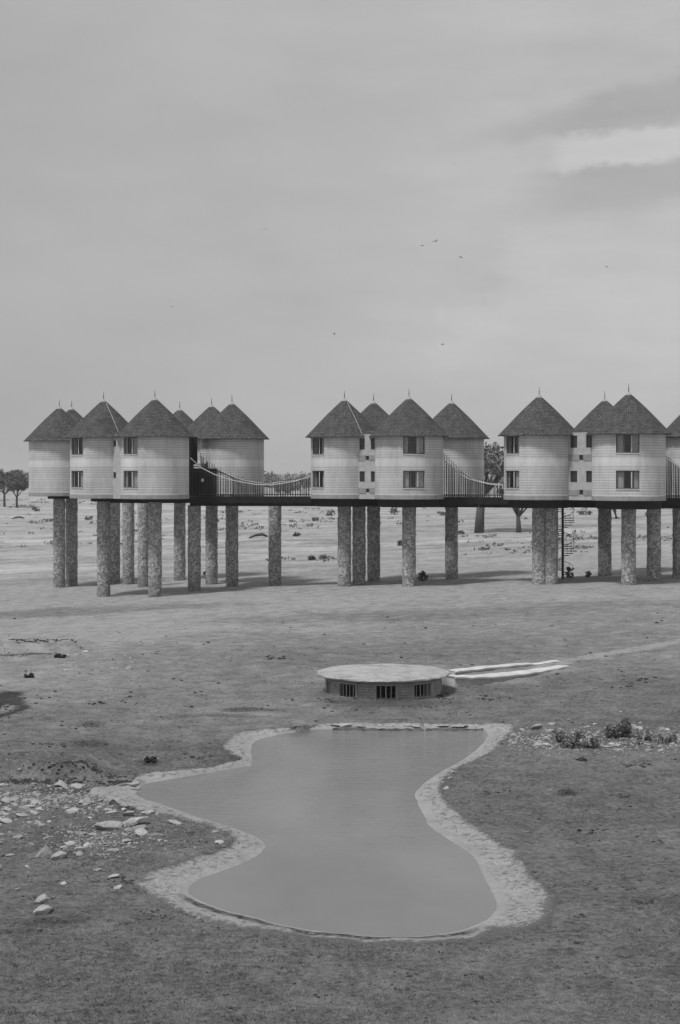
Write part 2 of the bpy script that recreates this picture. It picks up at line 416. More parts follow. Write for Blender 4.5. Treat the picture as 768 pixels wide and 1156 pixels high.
class MB:
    def __init__(self): self.v = []; self.f = []
    def add(self, vs, fs):
        k = len(self.v); self.v += [tuple(p) for p in vs]; self.f += [tuple(i + k for i in f) for f in fs]; return self
    def box(self, x0, x1, y0, y1, z0, z1, mat=None):
        vs = [(x, y, z) for z in (z0, z1) for y in (y0, y1) for x in (x0, x1)]
        if mat is not None: vs = [mat @ Vector(p) for p in vs]
        return self.add(vs, [(0, 2, 3, 1), (4, 5, 7, 6), (0, 1, 5, 4), (2, 6, 7, 3), (0, 4, 6, 2), (1, 3, 7, 5)])
    def tube(self, pts, r, n=8, caps=True):
        pts = [Vector(p) for p in pts]; rs = r if isinstance(r, (list, tuple)) else [r] * len(pts)
        rings = []
        for i, p in enumerate(pts):
            d = (pts[min(i + 1, len(pts) - 1)] - pts[max(i - 1, 0)]).normalized()
            a = d.orthogonal().normalized() if abs(d.z) > .95 else Vector((0, 0, 1)).cross(d).normalized()
            b_ = d.cross(a).normalized()
            rings.append([p + (a * math.cos(2 * PI * k / n) + b_ * math.sin(2 * PI * k / n)) * rs[i] for k in range(n)])
        vs = [q for rg in rings for q in rg]; fs = []
        for i in range(len(pts) - 1):
            for k in range(n):
                fs.append((i * n + k, i * n + (k + 1) % n, (i + 1) * n + (k + 1) % n, (i + 1) * n + k))
        if caps: fs += [tuple(range(n - 1, -1, -1)), tuple((len(pts) - 1) * n + k for k in range(n))]
        return self.add(vs, fs)
    def lathe(self, prof, n=32, caps=True, cx=0, cy=0):
        vs = [(cx + r * math.cos(2 * PI * k / n), cy + r * math.sin(2 * PI * k / n), z) for r, z in prof for k in range(n)]; fs = []
        for i in range(len(prof) - 1):
            for k in range(n): fs.append((i * n + k, i * n + (k + 1) % n, (i + 1) * n + (k + 1) % n, (i + 1) * n + k))
        if caps: fs += [tuple(range(n - 1, -1, -1)), tuple((len(prof) - 1) * n + k for k in range(n))]
        return self.add(vs, fs)
    def build(self, name, mat, smooth=False): return mesh(name, self.v, self.f, mat, smooth)

# ================================================================== GROUND
def axis_dense(a, b, step, out, ratio):
    mid = list(np.arange(a, b + 1e-6, step)); lo = []; hi = []
    s = step; p = a
    while p > -out: s *= ratio; p -= s; lo.append(p)
    s = step; p = mid[-1]
    while p < out: s *= ratio; p += s; hi.append(p)
    return np.array(lo[::-1] + mid + hi)
xs = axis_dense(-27, 27, .2, 7000, 1.16)
ys = list(np.arange(24, 64, .2)); s = .2; p = ys[-1]
while p < 150: s = min(s * 1.02, .6); p += s; ys.append(p)
while p < 12000: s *= 1.06; p += s; ys.append(p)
ys = np.array([-400, -200, -100, -50, -20, -5, 5, 12, 17, 20, 22, 23.2] + ys)
GX, GY = np.meshgrid(xs, ys)
gx, gy = GX.ravel(), GY.ravel()
gz = ground_base(gx, gy)
pd = pond_depth(gx, gy)
gz = gz - 1.3 * np.clip((pd - .06) / .3, 0, 1)

def blob(px, py, rx, ry):
    c = gp(px, py); a = gp(px + rx, py); f = gp(px, py - ry); n = gp(px, py + ry)
    return c.x, c.y, abs(a.x - c.x), abs(f.y - n.y) / 2
jx = (fbm(gx * .5, gy * .5, 3) - .5); jy = (fbm(gx * .5 + 40, gy * .5 + 11, 3) - .5)
sand = .20 + .30 * sstep(55, 78, gy) + .17 * sstep(84, 100, gy) + .30 * sstep(100, 116, gy)
dark = np.zeros_like(gx)
def paint(arr, px, py, rx, ry, val, soft=.5, jit=1.0):
    cx, cy, wx, wy = blob(px, py, rx, ry)
    m = (abs(gx - cx) < wx * 2) & (abs(gy - cy) < wy * 2)
    d = np.hypot((gx[m] - cx) / wx + jx[m] * jit, (gy[m] - cy) / wy + jy[m] * jit)
    k = 1 - sstep(1 - soft, 1 + soft, d)
    arr[m] = arr[m] * (1 - k) + val * k
for a in [(110, 716, 230, 20, 1.0), (60, 765, 170, 25, .72), (250, 740, 130, 25, .55), (160, 810, 190, 28, .40), (120, 850, 160, 18, .16),
          (90, 690, 160, 5, .40), (520, 692, 260, 6, .40), (480, 735, 200, 14, .34), (620, 780, 170, 18, .24), (560, 800, 100, 10, .3),
          (150, 650, 170, 9, .85), (480, 640, 400, 12, .85), (80, 1000, 120, 60, .14), (650, 900, 120, 40, .14),
          (560, 768, 40, 7, .75), (600, 757, 45, 4, .75), (310, 800, 60, 12, .45)]:
    paint(sand, *a)
for a in [(90, 876, 60, 4, .55), (35, 883, 45, 3, .6), (150, 886, 26, 4, .8), (40, 731, 46, 2.5, .9), (102, 840, 26, 3.5, .6), (285, 801, 26, 3, .55), (105, 819, 16, 3, .6),  # strips along the scarps: bank shade put into the soil colour
          (432, 795, 75, 5, .55), (640, 896, 13, 3, .85), (60, 1040, 34, 4, .45), (655, 835, 70, 9, .35), (20, 1052, 22, 3, .4), (245, 808, 40, 2, .4), (170, 862, 14, 3, .6), (265, 857, 20, 5, .4)]:  # patch at the bunker's foot: its shade painted into the soil
    paint(dark, *a, jit=1.6)
paint(dark, 0, 797, 22, 16, .93, .14, 1.9); paint(dark, 20, 790, 11, 5, .9, .14, 1.9); paint(sand, 2, 803, 9, 5, .8, .3, 1.5); paint(dark, 2, 803, 8, 4, .2, .3, 1.5)
# trodden path running off to the right of the trough
path = [gp(x, y) for x, y in ((610, 752), (650, 744), (700, 736), (740, 729), (790, 719), (850, 706))]
for i in range(len(path) - 1):
    a, c = path[i], path[i + 1]; dx, dy = c.x - a.x, c.y - a.y
    tt = np.clip(((gx - a.x) * dx + (gy - a.y) * dy) / (dx * dx + dy * dy), 0, 1)
    d = np.hypot(gx - a.x - tt * dx, gy - a.y - tt * dy)
    k = 1 - sstep(.2, .75, d + jx * .5); sand = np.maximum(sand, k * 1.25)
nx, ny = len(xs), len(ys)
ii = (np.arange(ny - 1)[:, None] * nx + np.arange(nx - 1)[None, :]).ravel()
gf = np.stack([ii, ii + 1, ii + nx + 1, ii + nx], 1)
ground = obj('ground', npmesh('ground', np.stack([gx, gy, gz], 1), gf, 'ground', True, {'sand': sand, 'dark': dark}))
tag(ground, 'dry open savanna ground of cropped grass and pale soil', None, None, 'structure')

# ------------------------------------------------------------------ pond
n = len(inner_w); rows = []
prof = [(-.5, None), (-.1, None), (0, 0), (.06, 1), (.12, 1), (.25, 1), (.4, 1), (.55, 1), (.7, 1), (.85, 1), (1.0, 1), (1.12, 2)]
V = []; av = []; af = []; ar = []
mid = inner_w.mean(0)
for j, (q, kd) in enumerate(prof):
    if q < 0:   # pull under water, toward the polygon's inside
        d = inner_w - outer_w; L = np.linalg.norm(d, axis=1)[:, None]; P = inner_w + d / L * (.5 if q < -.3 else .14); z = np.full(n, WATER_Z - (.45 if q < -.3 else .05))
    else:
        d = outer_w - inner_w; L = np.linalg.norm(d, axis=1)[:, None]
        P = inner_w + d * min(q, 1) + (d / L * .22 if q > 1 else 0)
        zo = ground_base(outer_w[:, 0], outer_w[:, 1])
        if q <= 1:
            e = q ** .75
            z = (WATER_Z - .02) * (1 - e) + (zo + .025) * e
            if 0 < q < 1: z = z + (fbm(P[:, 0] * 1.6, P[:, 1] * 1.6, 3) - .5) * .15 * math.sin(q * PI) * sstep(.1, .4, q)
        else:
            z = ground_base(P[:, 0], P[:, 1]) - .12
    V.append(np.column_stack([P, z])); av.append(np.full(n, min(max(q, 0), 1.1)))
    pyv = np.array([b_[1] for a_, b_ in POND]); pxv = np.array([b_[0] for a_, b_ in POND])
    fd = np.where((pxv > 570) & (pyv > 1000), .10, 0) + np.where((pxv <= 168) & (pyv > 878) & (pyv < 916), -.4, 0) + np.where((pyv > 1050), .42, 0) + 0
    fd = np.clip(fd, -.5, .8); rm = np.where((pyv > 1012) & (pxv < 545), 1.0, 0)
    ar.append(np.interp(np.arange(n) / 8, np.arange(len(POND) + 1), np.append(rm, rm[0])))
    af.append(np.interp(np.arange(n) / 8, np.arange(len(POND) + 1), np.append(fd, fd[0])))
V = np.concatenate(V); fs = []
for j in range(len(prof) - 1):
    for k in range(n): fs.append((j * n + k, j * n + (k + 1) % n, (j + 1) * n + (k + 1) % n, (j + 1) * n + k))
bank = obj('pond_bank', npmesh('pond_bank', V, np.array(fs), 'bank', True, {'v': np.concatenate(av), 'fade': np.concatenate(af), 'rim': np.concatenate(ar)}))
tag(bank, 'pale trampled clay bank around the pond', None, None, 'structure')
wv = np.column_stack([inner_w + (outer_w - inner_w) * .13, np.full(n, WATER_Z)])
water = obj('water', mesh('water', wv, [tuple(range(n))], 'water'))
tag(water, 'still murky pond water', None, None, 'structure')
if water.data.polygons[0].normal.z < 0: water.data.flip_normals()

# ================================================================== HUTS
WR, ER, ZB, ZE, ZA = 2.72, 3.15, 7.1, 12.1, 15.05
NS = 108
HW = 5.5   # half window in segments
def wall_mesh():
    zs = []
    z = ZB + .36
    while z < 12.02 - 1e-6: zs.append(z); z += .05
    zs += [12.02, 12.4]
    keys = (8.0, 9.35, 10.65, 12.02)
    zs = [q for q in zs if all(abs(q - k) > .03 for k in keys)] + list(keys); zs.sort()
    vs = []; fs = []
    def rad(z):
        if 9.72 < z < 10.3: return WR + .012
        return WR + .016 * math.sin(PI * ((z * 5) % 1)) ** .6
    off = -PI / 2 + PI / NS       # segment edges symmetric round -y: window = 11 whole segments
    th = [off + 2 * PI * (k - .0) / NS for k in range(NS)]
    for z in zs:
        for a in th: vs.append((rad(z) * math.cos(a), rad(z) * math.sin(a), z))
    win = set(list(range(0, 5)) + list(range(NS - 6, NS)))
    def hole(z): return 8.0 - .001 <= z < 9.349 or 10.649 <= z < 12.019
    for i in range(len(zs) - 1):
        for k in range(NS):
            if k in win and hole(zs[i]): continue
            fs.append((i * NS + k, i * NS + (k + 1) % NS, (i + 1) * NS + (k + 1) % NS, (i + 1) * NS + k))
    # reveals, 0.2 deep
    a0, a1 = th[NS - 6], th[5]
    b = MB(); b.v = vs; b.f = fs
    ri = WR - .2
    for z0, z1 in ((8.0, 9.35), (10.65, 12.02)):
        for a, flip in ((a0, 0), (a1, 1)):
            q = [(rad(z) * math.cos(a), rad(z) * math.sin(a), z) for z in (z0, z1)] + [(ri * math.cos(a), ri * math.sin(a), z) for z in (z1, z0)]
            b.add(q, [(0, 1, 2, 3) if flip else (3, 2, 1, 0)])
        angs = [a0 + (a1 + 2 * PI - a0 if a1 < a0 else a1 - a0) * k / 11 for k in range(12)]
        for z, flip in ((z0, 0), (z1, 1)):
            for k in range(11):
                q = [(r * math.cos(a), r * math.sin(a), z) for r, a in ((WR, angs[k]), (WR, angs[k + 1]), (ri, angs[k + 1]), (ri, angs[k]))]
                b.add(q, [(0, 1, 2, 3) if not flip else (3, 2, 1, 0)])
    return b.build('wall', 'wall', True), angs
def chord_panels(r, angs3, z0, z1, inset, b, thick=.02):
    """flat slabs between successive angles"""
    for a, c in angs3:
        p = Vector((r * math.cos(a), r * math.sin(a), 0)); q = Vector((r * math.cos(c), r * math.sin(c), 0))
        nrm = ((p + q) / 2).normalized()
        d = (q - p).normalized(); p = p + d * inset; q = q - d * inset
        vs = []
        for w in (0, -thick):
            for z in (z0 + inset, z1 - inset):
                vs += [p + nrm * w + Vector((0, 0, z)), q + nrm * w + Vector((0, 0, z))]
        b.add(vs, [(0, 1, 3, 2), (4, 6, 7, 5), (0, 4, 5, 1), (2, 3, 7, 6), (0, 2, 6, 4), (1, 5, 7, 3)])
    return b
WALL, WANG = wall_mesh()
wa0, wa1 = WANG[0], WANG[-1]
cut = [wa0 + (wa1 - wa0) * k / 3 for k in range(4)]
def window_meshes(z0, z1, ccfg):
    fr = MB(); rf = WR - .10
    for k, a in enumerate(cut):      # posts
        w = .035
        p = Vector((rf * math.cos(a), rf * math.sin(a), 0)); mt = Matrix.Translation(p) @ Matrix.Rotation(a, 4, 'Z')
        fr.box(-.03, .03, -w, w, z0 + .002, z1 - .002, mt)
    for a, c in zip(cut[:-1], cut[1:]):
        for zz in (z0 + .002, z1 - .072):
            p = Vector((rf * math.cos(a), rf * math.sin(a), 0)); q = Vector((rf * math.cos(c), rf * math.sin(c), 0))
            mid = (p + q) / 2; an = math.atan2(mid.y, mid.x); L = (q - p).length / 2 - .036
            fr.box(-.028, .028, -L, L, zz, zz + .07, Matrix.Translation(mid) @ Matrix.Rotation(an, 4, 'Z'))
    F_ = fr.build('window', 'frame')
    pn = chord_panels(rf, list(zip(cut[:-1], cut[1:])), z0 + .06, z1 - .06, .03, MB(), .01).build('pane', 'glass')
    cus = []
    for (u0, u1) in ccfg:           # curtains: pleated cloth just behind the glass
        N = 18; vs = []; fs = []
        for i in range(N + 1):
            a = wa0 + (wa1 - wa0) * (u0 + (u1 - u0) * i / N); r = WR - .245 + .02 * math.sin(i * 2.1)
            vs += [(r * math.cos(a), r * math.sin(a), z0 + .03), (r * math.cos(a), r * math.sin(a), z1 - .03)]
        for i in range(N): fs.append((2 * i, 2 * i + 2, 2 * i + 3, 2 * i + 1))
        cus.append(mesh('curtain', vs, fs, 'curtain', True))
    ml = MB()
    a = cut[2] if (ccfg[0][0] == 0) else cut[1]
    p = Vector(((rf + .045) * math.cos(a), (rf + .045) * math.sin(a), 0)); ml.box(-.012, .012, -.045, .045, z0 + .07, z1 - .08, Matrix.Translation(p) @ Matrix.Rotation(a, 4, 'Z'))
    si = MB()
    for i in range(11):
        an = (WANG[i] + WANG[i + 1]) / 2; L = WR * (WANG[1] - WANG[0]) / 2 + .002
        si.box(WR - .06, WR + .05, -L, L, z0 - .075, z0 - .003, Matrix.Rotation(an, 4, 'Z'))
    return F_, pn, cus, ml.build('mullion', 'sill'), si.build('sill', 'sill')
WIN_A = [window_meshes(10.65, 12.02, c) for c in ([(0, .22), (.62, 1)], [(0, .30), (.8, 1)], [(0, .36), (.72, 1)])]
WIN_B = [window_meshes(8.0, 9.35, c) for c in ([(0, .3), (.78, 1)], [(0, .26), (.60, 1)], [(0, .18), (.66, 1)])]
def roof_mesh():
    n = 144; rng = random.Random(3); rows = 23; vs = []; fs = []; uv = []
    prof = []
    for i in range(rows + 1):
        u = i / rows
        r = ER * (1 - u) + .20 * u + .075 * math.sin(u * PI) * u
        z = ZE + (ZA - ZE) * u + .03 * math.sin(u * PI)
        prof.append((r, z))
    rings = []
    for i in range(rows):      # each course: butt edge, then slope running under the next
        r0, z0 = prof[i]; r1, z1 = prof[i + 1]
        rings += [(r0 + .030, z0 - .035, 1, i), (r0 + .034, z0 + .012, 1, i), (r1 + .012, z1 + .01, .3, i)]
    for (r, z, jit, i) in rings:
        ph = i * .31
        for k in range(n):
            a = 2 * PI * k / n + ph / n
            j = (rng.random() - .5) * (.075 if i == 0 else .04) * jit
            vs.append(((r + j) * math.cos(a), (r + j) * math.sin(a), z - j * .9)); uv.append((a, i))
    R = len(rings)
    for i in range(R - 1):
        for k in range(n): fs.append((i * n + k, i * n + (k + 1) % n, (i + 1) * n + (k + 1) % n, (i + 1) * n + k))
    # soffit
    base = len(vs)
    for k in range(n):
        a = 2 * PI * k / n; vs.append(((WR - .05) * math.cos(a), (WR - .05) * math.sin(a), ZE + .02))
    for k in range(n): fs.append((k, base + k, base + (k + 1) % n, (k + 1) % n))
    me = bpy.data.meshes.new('roof'); me.from_pydata(vs, [], fs); me.materials.append(M['roof'])
    u = me.uv_layers.new(name='UVMap'); flat = []
    for p in me.polygons:
        cz = sum(vs[v][2] for v in p.vertices) / 4; seam = [math.atan2(vs[v][1], vs[v][0]) for v in p.vertices]
        if max(seam) - min(seam) > PI: seam = [q + 2 * PI if q < 0 else q for q in seam]
        ring = p.index // n
        rr = prof[min(ring // 3, rows)][0]
        for v, q in zip(p.vertices, seam): flat += [q * max(rr, .4), (vs[v][2] - ZE) * 1.41]
    u.data.foreach_set('uv', flat)
    me.update(); return me
ROOF = roof_mesh()
CAP = MB().lathe([(.27, ZA - .10), (.24, ZA + .0), (.13, ZA + .13), (.05, ZA + .22), (.0001, ZA + .23)], 20).build('ridge_cap', 'cap', True)
def spike_mesh():
    b = MB(); b.tube([(0, 0, ZA + .2), (.01, 0, ZA + .45), (.0, .01, ZA + .85)], [.035, .028, .012], 8)
    b.lathe([(.0001, ZA + .42), (.05, ZA + .46), (.0001, ZA + .52)], 10, False)
    return b.build('finial', 'spike', True)
SPIKE = spike_mesh()
BAND = MB().lathe([(WR + .035, ZB), (WR + .05, ZB + .05), (WR + .05, ZB + .33), (WR + .01, ZB + .37)], NS).build('base_band', 'band')
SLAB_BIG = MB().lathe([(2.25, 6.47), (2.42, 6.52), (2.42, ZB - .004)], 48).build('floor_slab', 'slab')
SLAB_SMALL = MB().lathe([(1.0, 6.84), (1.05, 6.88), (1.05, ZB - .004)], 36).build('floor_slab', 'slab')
def pillar_mesh(top, seed, r=.54, bot=-2.2):
    n = 40; H = 60; vs = []; fs = []
    for i in range(H + 1):
        z = bot + (top - bot) * i / H
        for k in range(n):
            a = 2 * PI * k / n
            w = (vnoise(a * 3.2 + seed, z * 4.0) - .5) * .07
            vs.append(((r + w) * math.cos(a), (r + w) * math.sin(a), z))
    for i in range(H):
        for k in range(n): fs.append((i * n + k, i * n + (k + 1) % n, (i + 1) * n + (k + 1) % n, (i + 1) * n + k))
    return mesh('pillar', vs, fs, 'stone', True)
PILS = [pillar_mesh(6.5, s * 7.7) for s in range(3)]
PILS_L = [pillar_mesh(6.85, s * 5.1 + 2) for s in range(3)]
def conductor_mesh():
    b = MB(); L = []
    for i in range(12):
        u = i / 11 * .93; r = ER * (1 - u) + .2 * u + .075 * math.sin(u * PI) * u; z = ZE + (ZA - ZE) * u + .03 * math.sin(u * PI)
        L.append((0, -(r + .07), z + .07))
    b.tube(L, .028, 6); return b.build('roof_strip', 'concrete', True)
COND = conductor_mesh()

# (apex x, depth, window bearing or None, slab style, label)
HUTS = [
 (67, 145.3, 150, 0, 'leftmost round stilt hut, blank pale wall without windows, at the end of the row'),
 (81, 147.2, 170, 0, 'stilt hut almost hidden behind the leftmost hut, only a roof tip and a pillar showing'),
 (117, 131.4, -55, 0, 'round stilt hut with pale strip down its roof, just right of the leftmost hut'),
 (175, 128.4, -48, 0, 'round stilt hut with left-hand windows, directly left of the dark stair opening'),
 (203, 149.2, 170, 0, 'rear stilt hut with small roof tip just right of the hut beside stair opening'),
 (239, 141.5, 160, 0, 'rear stilt hut, roof tip just left of the windowless hut by the sagging handrail'),
 (262, 136.3, 140, 0, 'windowless round stilt hut behind the longest sagging handrail, right end of the left cluster'),
 (389, 129.9, -55, 1, 'round stilt hut at left end of the middle cluster, pale strip on its roof'),
 (422, 134.6, 170, 1, 'rear hut of the middle cluster, only its roof showing between two front roofs'),
 (462, 126.9, 8.5, 1, 'frontmost stilt hut of the middle cluster with two wide windows facing the pond'),
 (510, 134.6, 165, 1, 'windowless stilt hut at the right end of the middle cluster, behind a short sloping railing'),
 (609, 124.0, -52, 1, 'round stilt hut at left end of the right cluster, windows on its left side'),
 (683, 130.4, 170, 1, 'rear hut of the right cluster, only its roof showing between its two front roofs'),
 (710, 120.0, -1.5, 1, 'nearest stilt hut, right of centre in the right cluster, wide dark windows facing forward'),
 (789, 128.4, 160, 1, 'rightmost stilt hut, cut off by the edge of the picture'),
]
def build_hut_proto():
    r = thing('stilt_hut', '', 'hut')
    w = obj('wall', WALL, r); obj('base_band', BAND, w)
    rf = obj('roof', ROOF, r); obj('ridge_cap', CAP, rf); obj('finial', SPIKE, rf)
    for ws in (WIN_A[0], WIN_B[0]):
        f = obj('window', ws[0], r); obj('pane', ws[1], f); obj('curtain', ws[2][0], f); obj('curtain', ws[2][1], f); obj('mullion', ws[3], f); obj('sill', ws[4], f)
    obj('floor_slab', SLAB_BIG, r); obj('pillar', PILS[0], r)
    return r
proto = build_hut_proto()
def base(o): return o.name.split('.')[0]
for i, (px, Y, phi, big, label) in enumerate(HUTS):
    h = proto if i == 0 else copy_tree(proto)
    X = (px - CX) / F * Y; z = float(ground_base(X, Y))
    h.location = (X, Y, z); h.rotation_euler = (0, 0, math.radians(phi) - math.atan2(X, Y))
    tag(h, label, 'hut', 'round huts on stone pillars')
    k = 0
    for c in h.children:
        c.location = (0, 0, -z); nb = base(c)
        if nb == 'floor_slab': c.data = SLAB_BIG if big else SLAB_SMALL
        if nb == 'pillar': c.data = (PILS if big else PILS_L)[i % 3]; c.rotation_euler = (0, 0, i * 1.7)
        if nb == 'roof': c.rotation_euler = (0, 0, i * .9)
        if nb == 'window':
            ws = (WIN_A, WIN_B)[k][(i * 2 + k) % 3]; k += 1
            c.data = ws[0]
            nc = 0
            for s_ in c.children:
                if base(s_) == 'curtain': s_.data = ws[2][nc]; nc += 1
                else: s_.data = {'pane': ws[1], 'mullion': ws[3], 'sill': ws[4]}[base(s_)]
    if i in (2, 7):
        for c in h.children:
            if base(c) == 'roof':
                o_ = obj('roof_strip', COND, c)
                o_.rotation_euler = (0, 0, math.radians(24 if i == 2 else 27) - math.atan2(X, Y) - h.rotation_euler.z - c.rotation_euler.z)

# ================================================================== LINKS between huts
def link(label, pxa, Ya, pxb, Yb, wins, slots, bands, depth=3.0, peak=True):
    A = Vector(((pxa - CX) / F * Ya, Ya, 0)); B = Vector(((pxb - CX) / F * Yb, Yb, 0))
    L = (B - A).length; ang = math.atan2(B.y - A.y, B.x - A.x)
    z = float(ground_base(A.x, A.y))
    t_ = thing('link_wing', label, 'link building', (A.x, A.y, z), ang, 'link wings between huts')
    ztop = 12.32
    def hx(p): return (p - pxa) / (pxb - pxa) * L
    def hz(py): return CAMZ - (py - HY) / F * (Ya + Yb) / 2 - z
    rects = [(hx(a), hx(b), hz(y1), hz(y0), 'w') for a, b, y0, y1 in wins] + [(hx(a), hx(b), hz(y1), hz(y0), 's') for a, b, y0, y1 in slots]
    X_ = sorted(set([0, L] + [r[0] for r in rects] + [r[1] for r in rects]))
    Z_ = sorted(set([ZB - z, ztop - z] + [r[2] for r in rects] + [r[3] for r in rects]))
    b = MB()
    for i in range(len(X_) - 1):
        for j in range(len(Z_) - 1):
            mx, mz = (X_[i] + X_[i + 1]) / 2, (Z_[j] + Z_[j + 1]) / 2
            if any(r[0] < mx < r[1] and r[2] < mz < r[3] for r in rects): continue
            b.add([(X_[i], 0, Z_[j]), (X_[i + 1], 0, Z_[j]), (X_[i + 1], 0, Z_[j + 1]), (X_[i], 0, Z_[j + 1])], [(0, 1, 2, 3)])
    for r in rects:   # reveals
        x0, x1, z0, z1 = r[:4]; d = .14
        b.add([(x0, 0, z0), (x0, d, z0), (x0, d, z1), (x0, 0, z1)], [(0, 1, 2, 3)]); b.add([(x1, 0, z0), (x1, d, z0), (x1, d, z1), (x1, 0, z1)], [(3, 2, 1, 0)])
        b.add([(x0, 0, z0), (x1, 0, z0), (x1, d, z0), (x0, d, z0)], [(0, 1, 2, 3)]); b.add([(x0, 0, z1), (x1, 0, z1), (x1, d, z1), (x0, d, z1)], [(3, 2, 1, 0)])
    z0, z1 = ZB - z, ztop - z
    b.add([(0, 0, z0), (0, depth, z0), (0, depth, z1), (0, 0, z1)], [(3, 2, 1, 0)]); b.add([(L, 0, z0), (L, depth, z0), (L, depth, z1), (L, 0, z1)], [(0, 1, 2, 3)])
    b.add([(0, depth, z0), (L, depth, z0), (L, depth, z1), (0, depth, z1)], [(3, 2, 1, 0)])
    b.add([(0, 0, z0), (L, 0, z0), (L, depth, z0), (0, depth, z0)], [(3, 2, 1, 0)])
    o_ = obj('wall', b.build('wall', 'link_shade_render'), t_)
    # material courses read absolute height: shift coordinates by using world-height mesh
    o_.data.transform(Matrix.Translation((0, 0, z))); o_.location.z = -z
    # low pitched roof
    rb = MB(); e = .03; m_ = L / 2; hh = .22
    rb.add([(-e, -e, z1), (L + e, -e, z1), (L + e, depth, z1), (-e, depth, z1), (m_, -e, z1 + hh), (m_, depth, z1 + hh)], [(0, 4, 5, 3), (1, 2, 5, 4), (0, 1, 4), (3, 5, 2), (0, 3, 2, 1)])
    me = rb.build('roof', 'shingle_plain'); obj('roof', me, t_)
    for r in rects:
        x0, x1, zz0, zz1, kd = r
        fr = MB(); w = .05 if kd == 'w' else .03
        for q in ((x0 + .002, x0 + w), (x1 - w, x1 - .002)): fr.box(q[0], q[1], .06, .10, zz0 + .002, zz1 - .002)
        for q in ((zz0 + .002, zz0 + w), (zz1 - w, zz1 - .002)): fr.box(x0 + w + .001, x1 - w - .001, .062, .098, q[0], q[1])
        wn = obj('window', fr.build('window', 'frame'), t_)
        obj('pane', MB().box(x0 + .003, x1 - .003, .115, .13, zz0 + .003, zz1 - .003).build('pane', 'dkglass'), wn)
    for (y0, y1), (a, c_, q0, q1) in zip(bands, slots):
        for x0, x1 in ((.03, hx(a) - .02), (hx(c_) + .02, L - .03)):
            obj('recess_band', MB().box(x0, x1, -.035, -.003, hz(y1), hz(y0)).build('recess_band', 'band_dark'), t_)
    return t_
m, t, b, o = newmat('dark_window_glass'); M['dkglass'] = m
b.inputs['Base Color'].default_value = g3(.035); b.inputs['Roughness'].default_value = .08; b.inputs['Specular IOR Level'].default_value = .5

link('narrow plain link wing between the two left huts with small slit windows', 126.5, 129.0, 140, 127.7, [(128, 131, 497, 504), (128, 131, 533, 540)], [], [], 3.0)
link('link wing of the middle cluster with four small paired windows', 404, 127.45, 426, 126.6, [(406, 412, 494.5, 507.5), (418.8, 424.2, 494.5, 507.5), (406, 412, 532, 544), (418.8, 424.2, 532, 544)], [(413.2, 416.8, 514.5, 519.5), (413.5, 417, 551.5, 556)], [(514, 520), (551, 557)], 4.0)
link('widest link wing, in the right cluster, with four small windows and two vents', 639, 122.3, 674, 120.6, [(644, 652, 491.5, 505.5), (662, 670.5, 491.5, 505.5), (644, 652, 531.5, 544.5), (662, 670.5, 531.5, 544.5)], [(654.5, 658.7, 513.5, 519.5), (654.5, 658.7, 553, 558.5)], [(513, 520), (553, 559.5)], 5.0)

# ================================================================== WALKWAYS
def polyl(pts, step):
    out = []
    for a, c in zip(pts[:-1], pts[1:]):
        L = (c - a).length; k = max(1, int(round(L / step)))
        out += [a.lerp(c, i / k) for i in range(k)]
    out.append(pts[-1]); return out
def interp(tab, x):
    return float(np.interp(x, [q[0] for q in tab], [q[1] for q in tab]))
def walkway(label, pts, zt, zb, width, rails, pillars, name='raised_walkway'):
    """pts: [(px, Y)] front edge; rails: [(px0, px1, dY, curve [(px, py)], spacing, bottom z)]"""
    P = [Vector(((px - CX) / F * Y, Y, 0)) for px, Y in pts]
    z = float(ground_base(P[0].x, P[0].y)); t_ = thing(name, label, 'walkway', (P[0].x, P[0].y, 0), 0, 'raised walkways between hut clusters'); O = Vector((P[0].x, P[0].y, 0))
    b = MB()
    for a, c in zip(P[:-1], P[1:]):
        ang = math.atan2(c.y - a.y, c.x - a.x); L = (c - a).length; mt = Matrix.Translation(a - O) @ Matrix.Rotation(ang, 4, 'Z')
        b.box(0, L + .01, .05, width, zb + .25, zt, mt)
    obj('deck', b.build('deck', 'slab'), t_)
    b = MB()
    for a, c in zip(P[:-1], P[1:]):
        ang = math.atan2(c.y - a.y, c.x - a.x); L = (c - a).length; mt = Matrix.Translation(a - O) @ Matrix.Rotation(ang, 4, 'Z')
        for y in (.3, width - .5):
            b.box(-.02, L + .03, y, y + .22, zb, zb + .248, mt)
        for q in range(int(L / 1.2)): b.box(q * 1.2 + .4, q * 1.2 + .55, .0, .046, zb + .3, zt - .06, mt)
    obj('beam', b.build('beam', 'dark_wood'), t_)
    for (p0, p1, dY, curve, spc, zbot, rope) in rails:
        tabY = [(px, Y + dY) for px, Y in pts]
        b = MB(); L = []; px = p0
        rr = random.Random(int(p0 * 7 + dY * 100))
        while px <= p1:
            Y = interp(tabY, px); X = (px - CX) / F * Y; zc = CAMZ - (interp(curve, px) - HY) / F * Y
            jt = rr.uniform(-.02, .10); w = .030
            lean = rr.uniform(-.03, .03)
            b.tube([(X - O.x, Y - O.y, zbot), (X - O.x + lean, Y - O.y, zc + .12 + jt)], [w, w * .8], 6)
            L.append((X - O.x, Y - O.y - .04, zc)); px += spc * rr.uniform(.85, 1.15)
        rl = obj('railing', b.build('railing', 'slat'), t_)
        if rope:
            obj('handrail', MB().tube(L, .045, 6).build('handrail', 'rope', True), rl)
        lo = [(x, y - .03, ZB + .30) for x, y, q in L]
        obj('lower_rail', MB().tube(lo, .03, 6).build('lower_rail', 'slat', True), rl)
    for (px, pyb) in pillars:
        g = gp(px, pyb)
        p = obj('pillar', PILS[int(px) % 3], t_, (g.x - O.x, g.y - O.y, 0)); p.rotation_euler = (0, 0, px)
    return t_
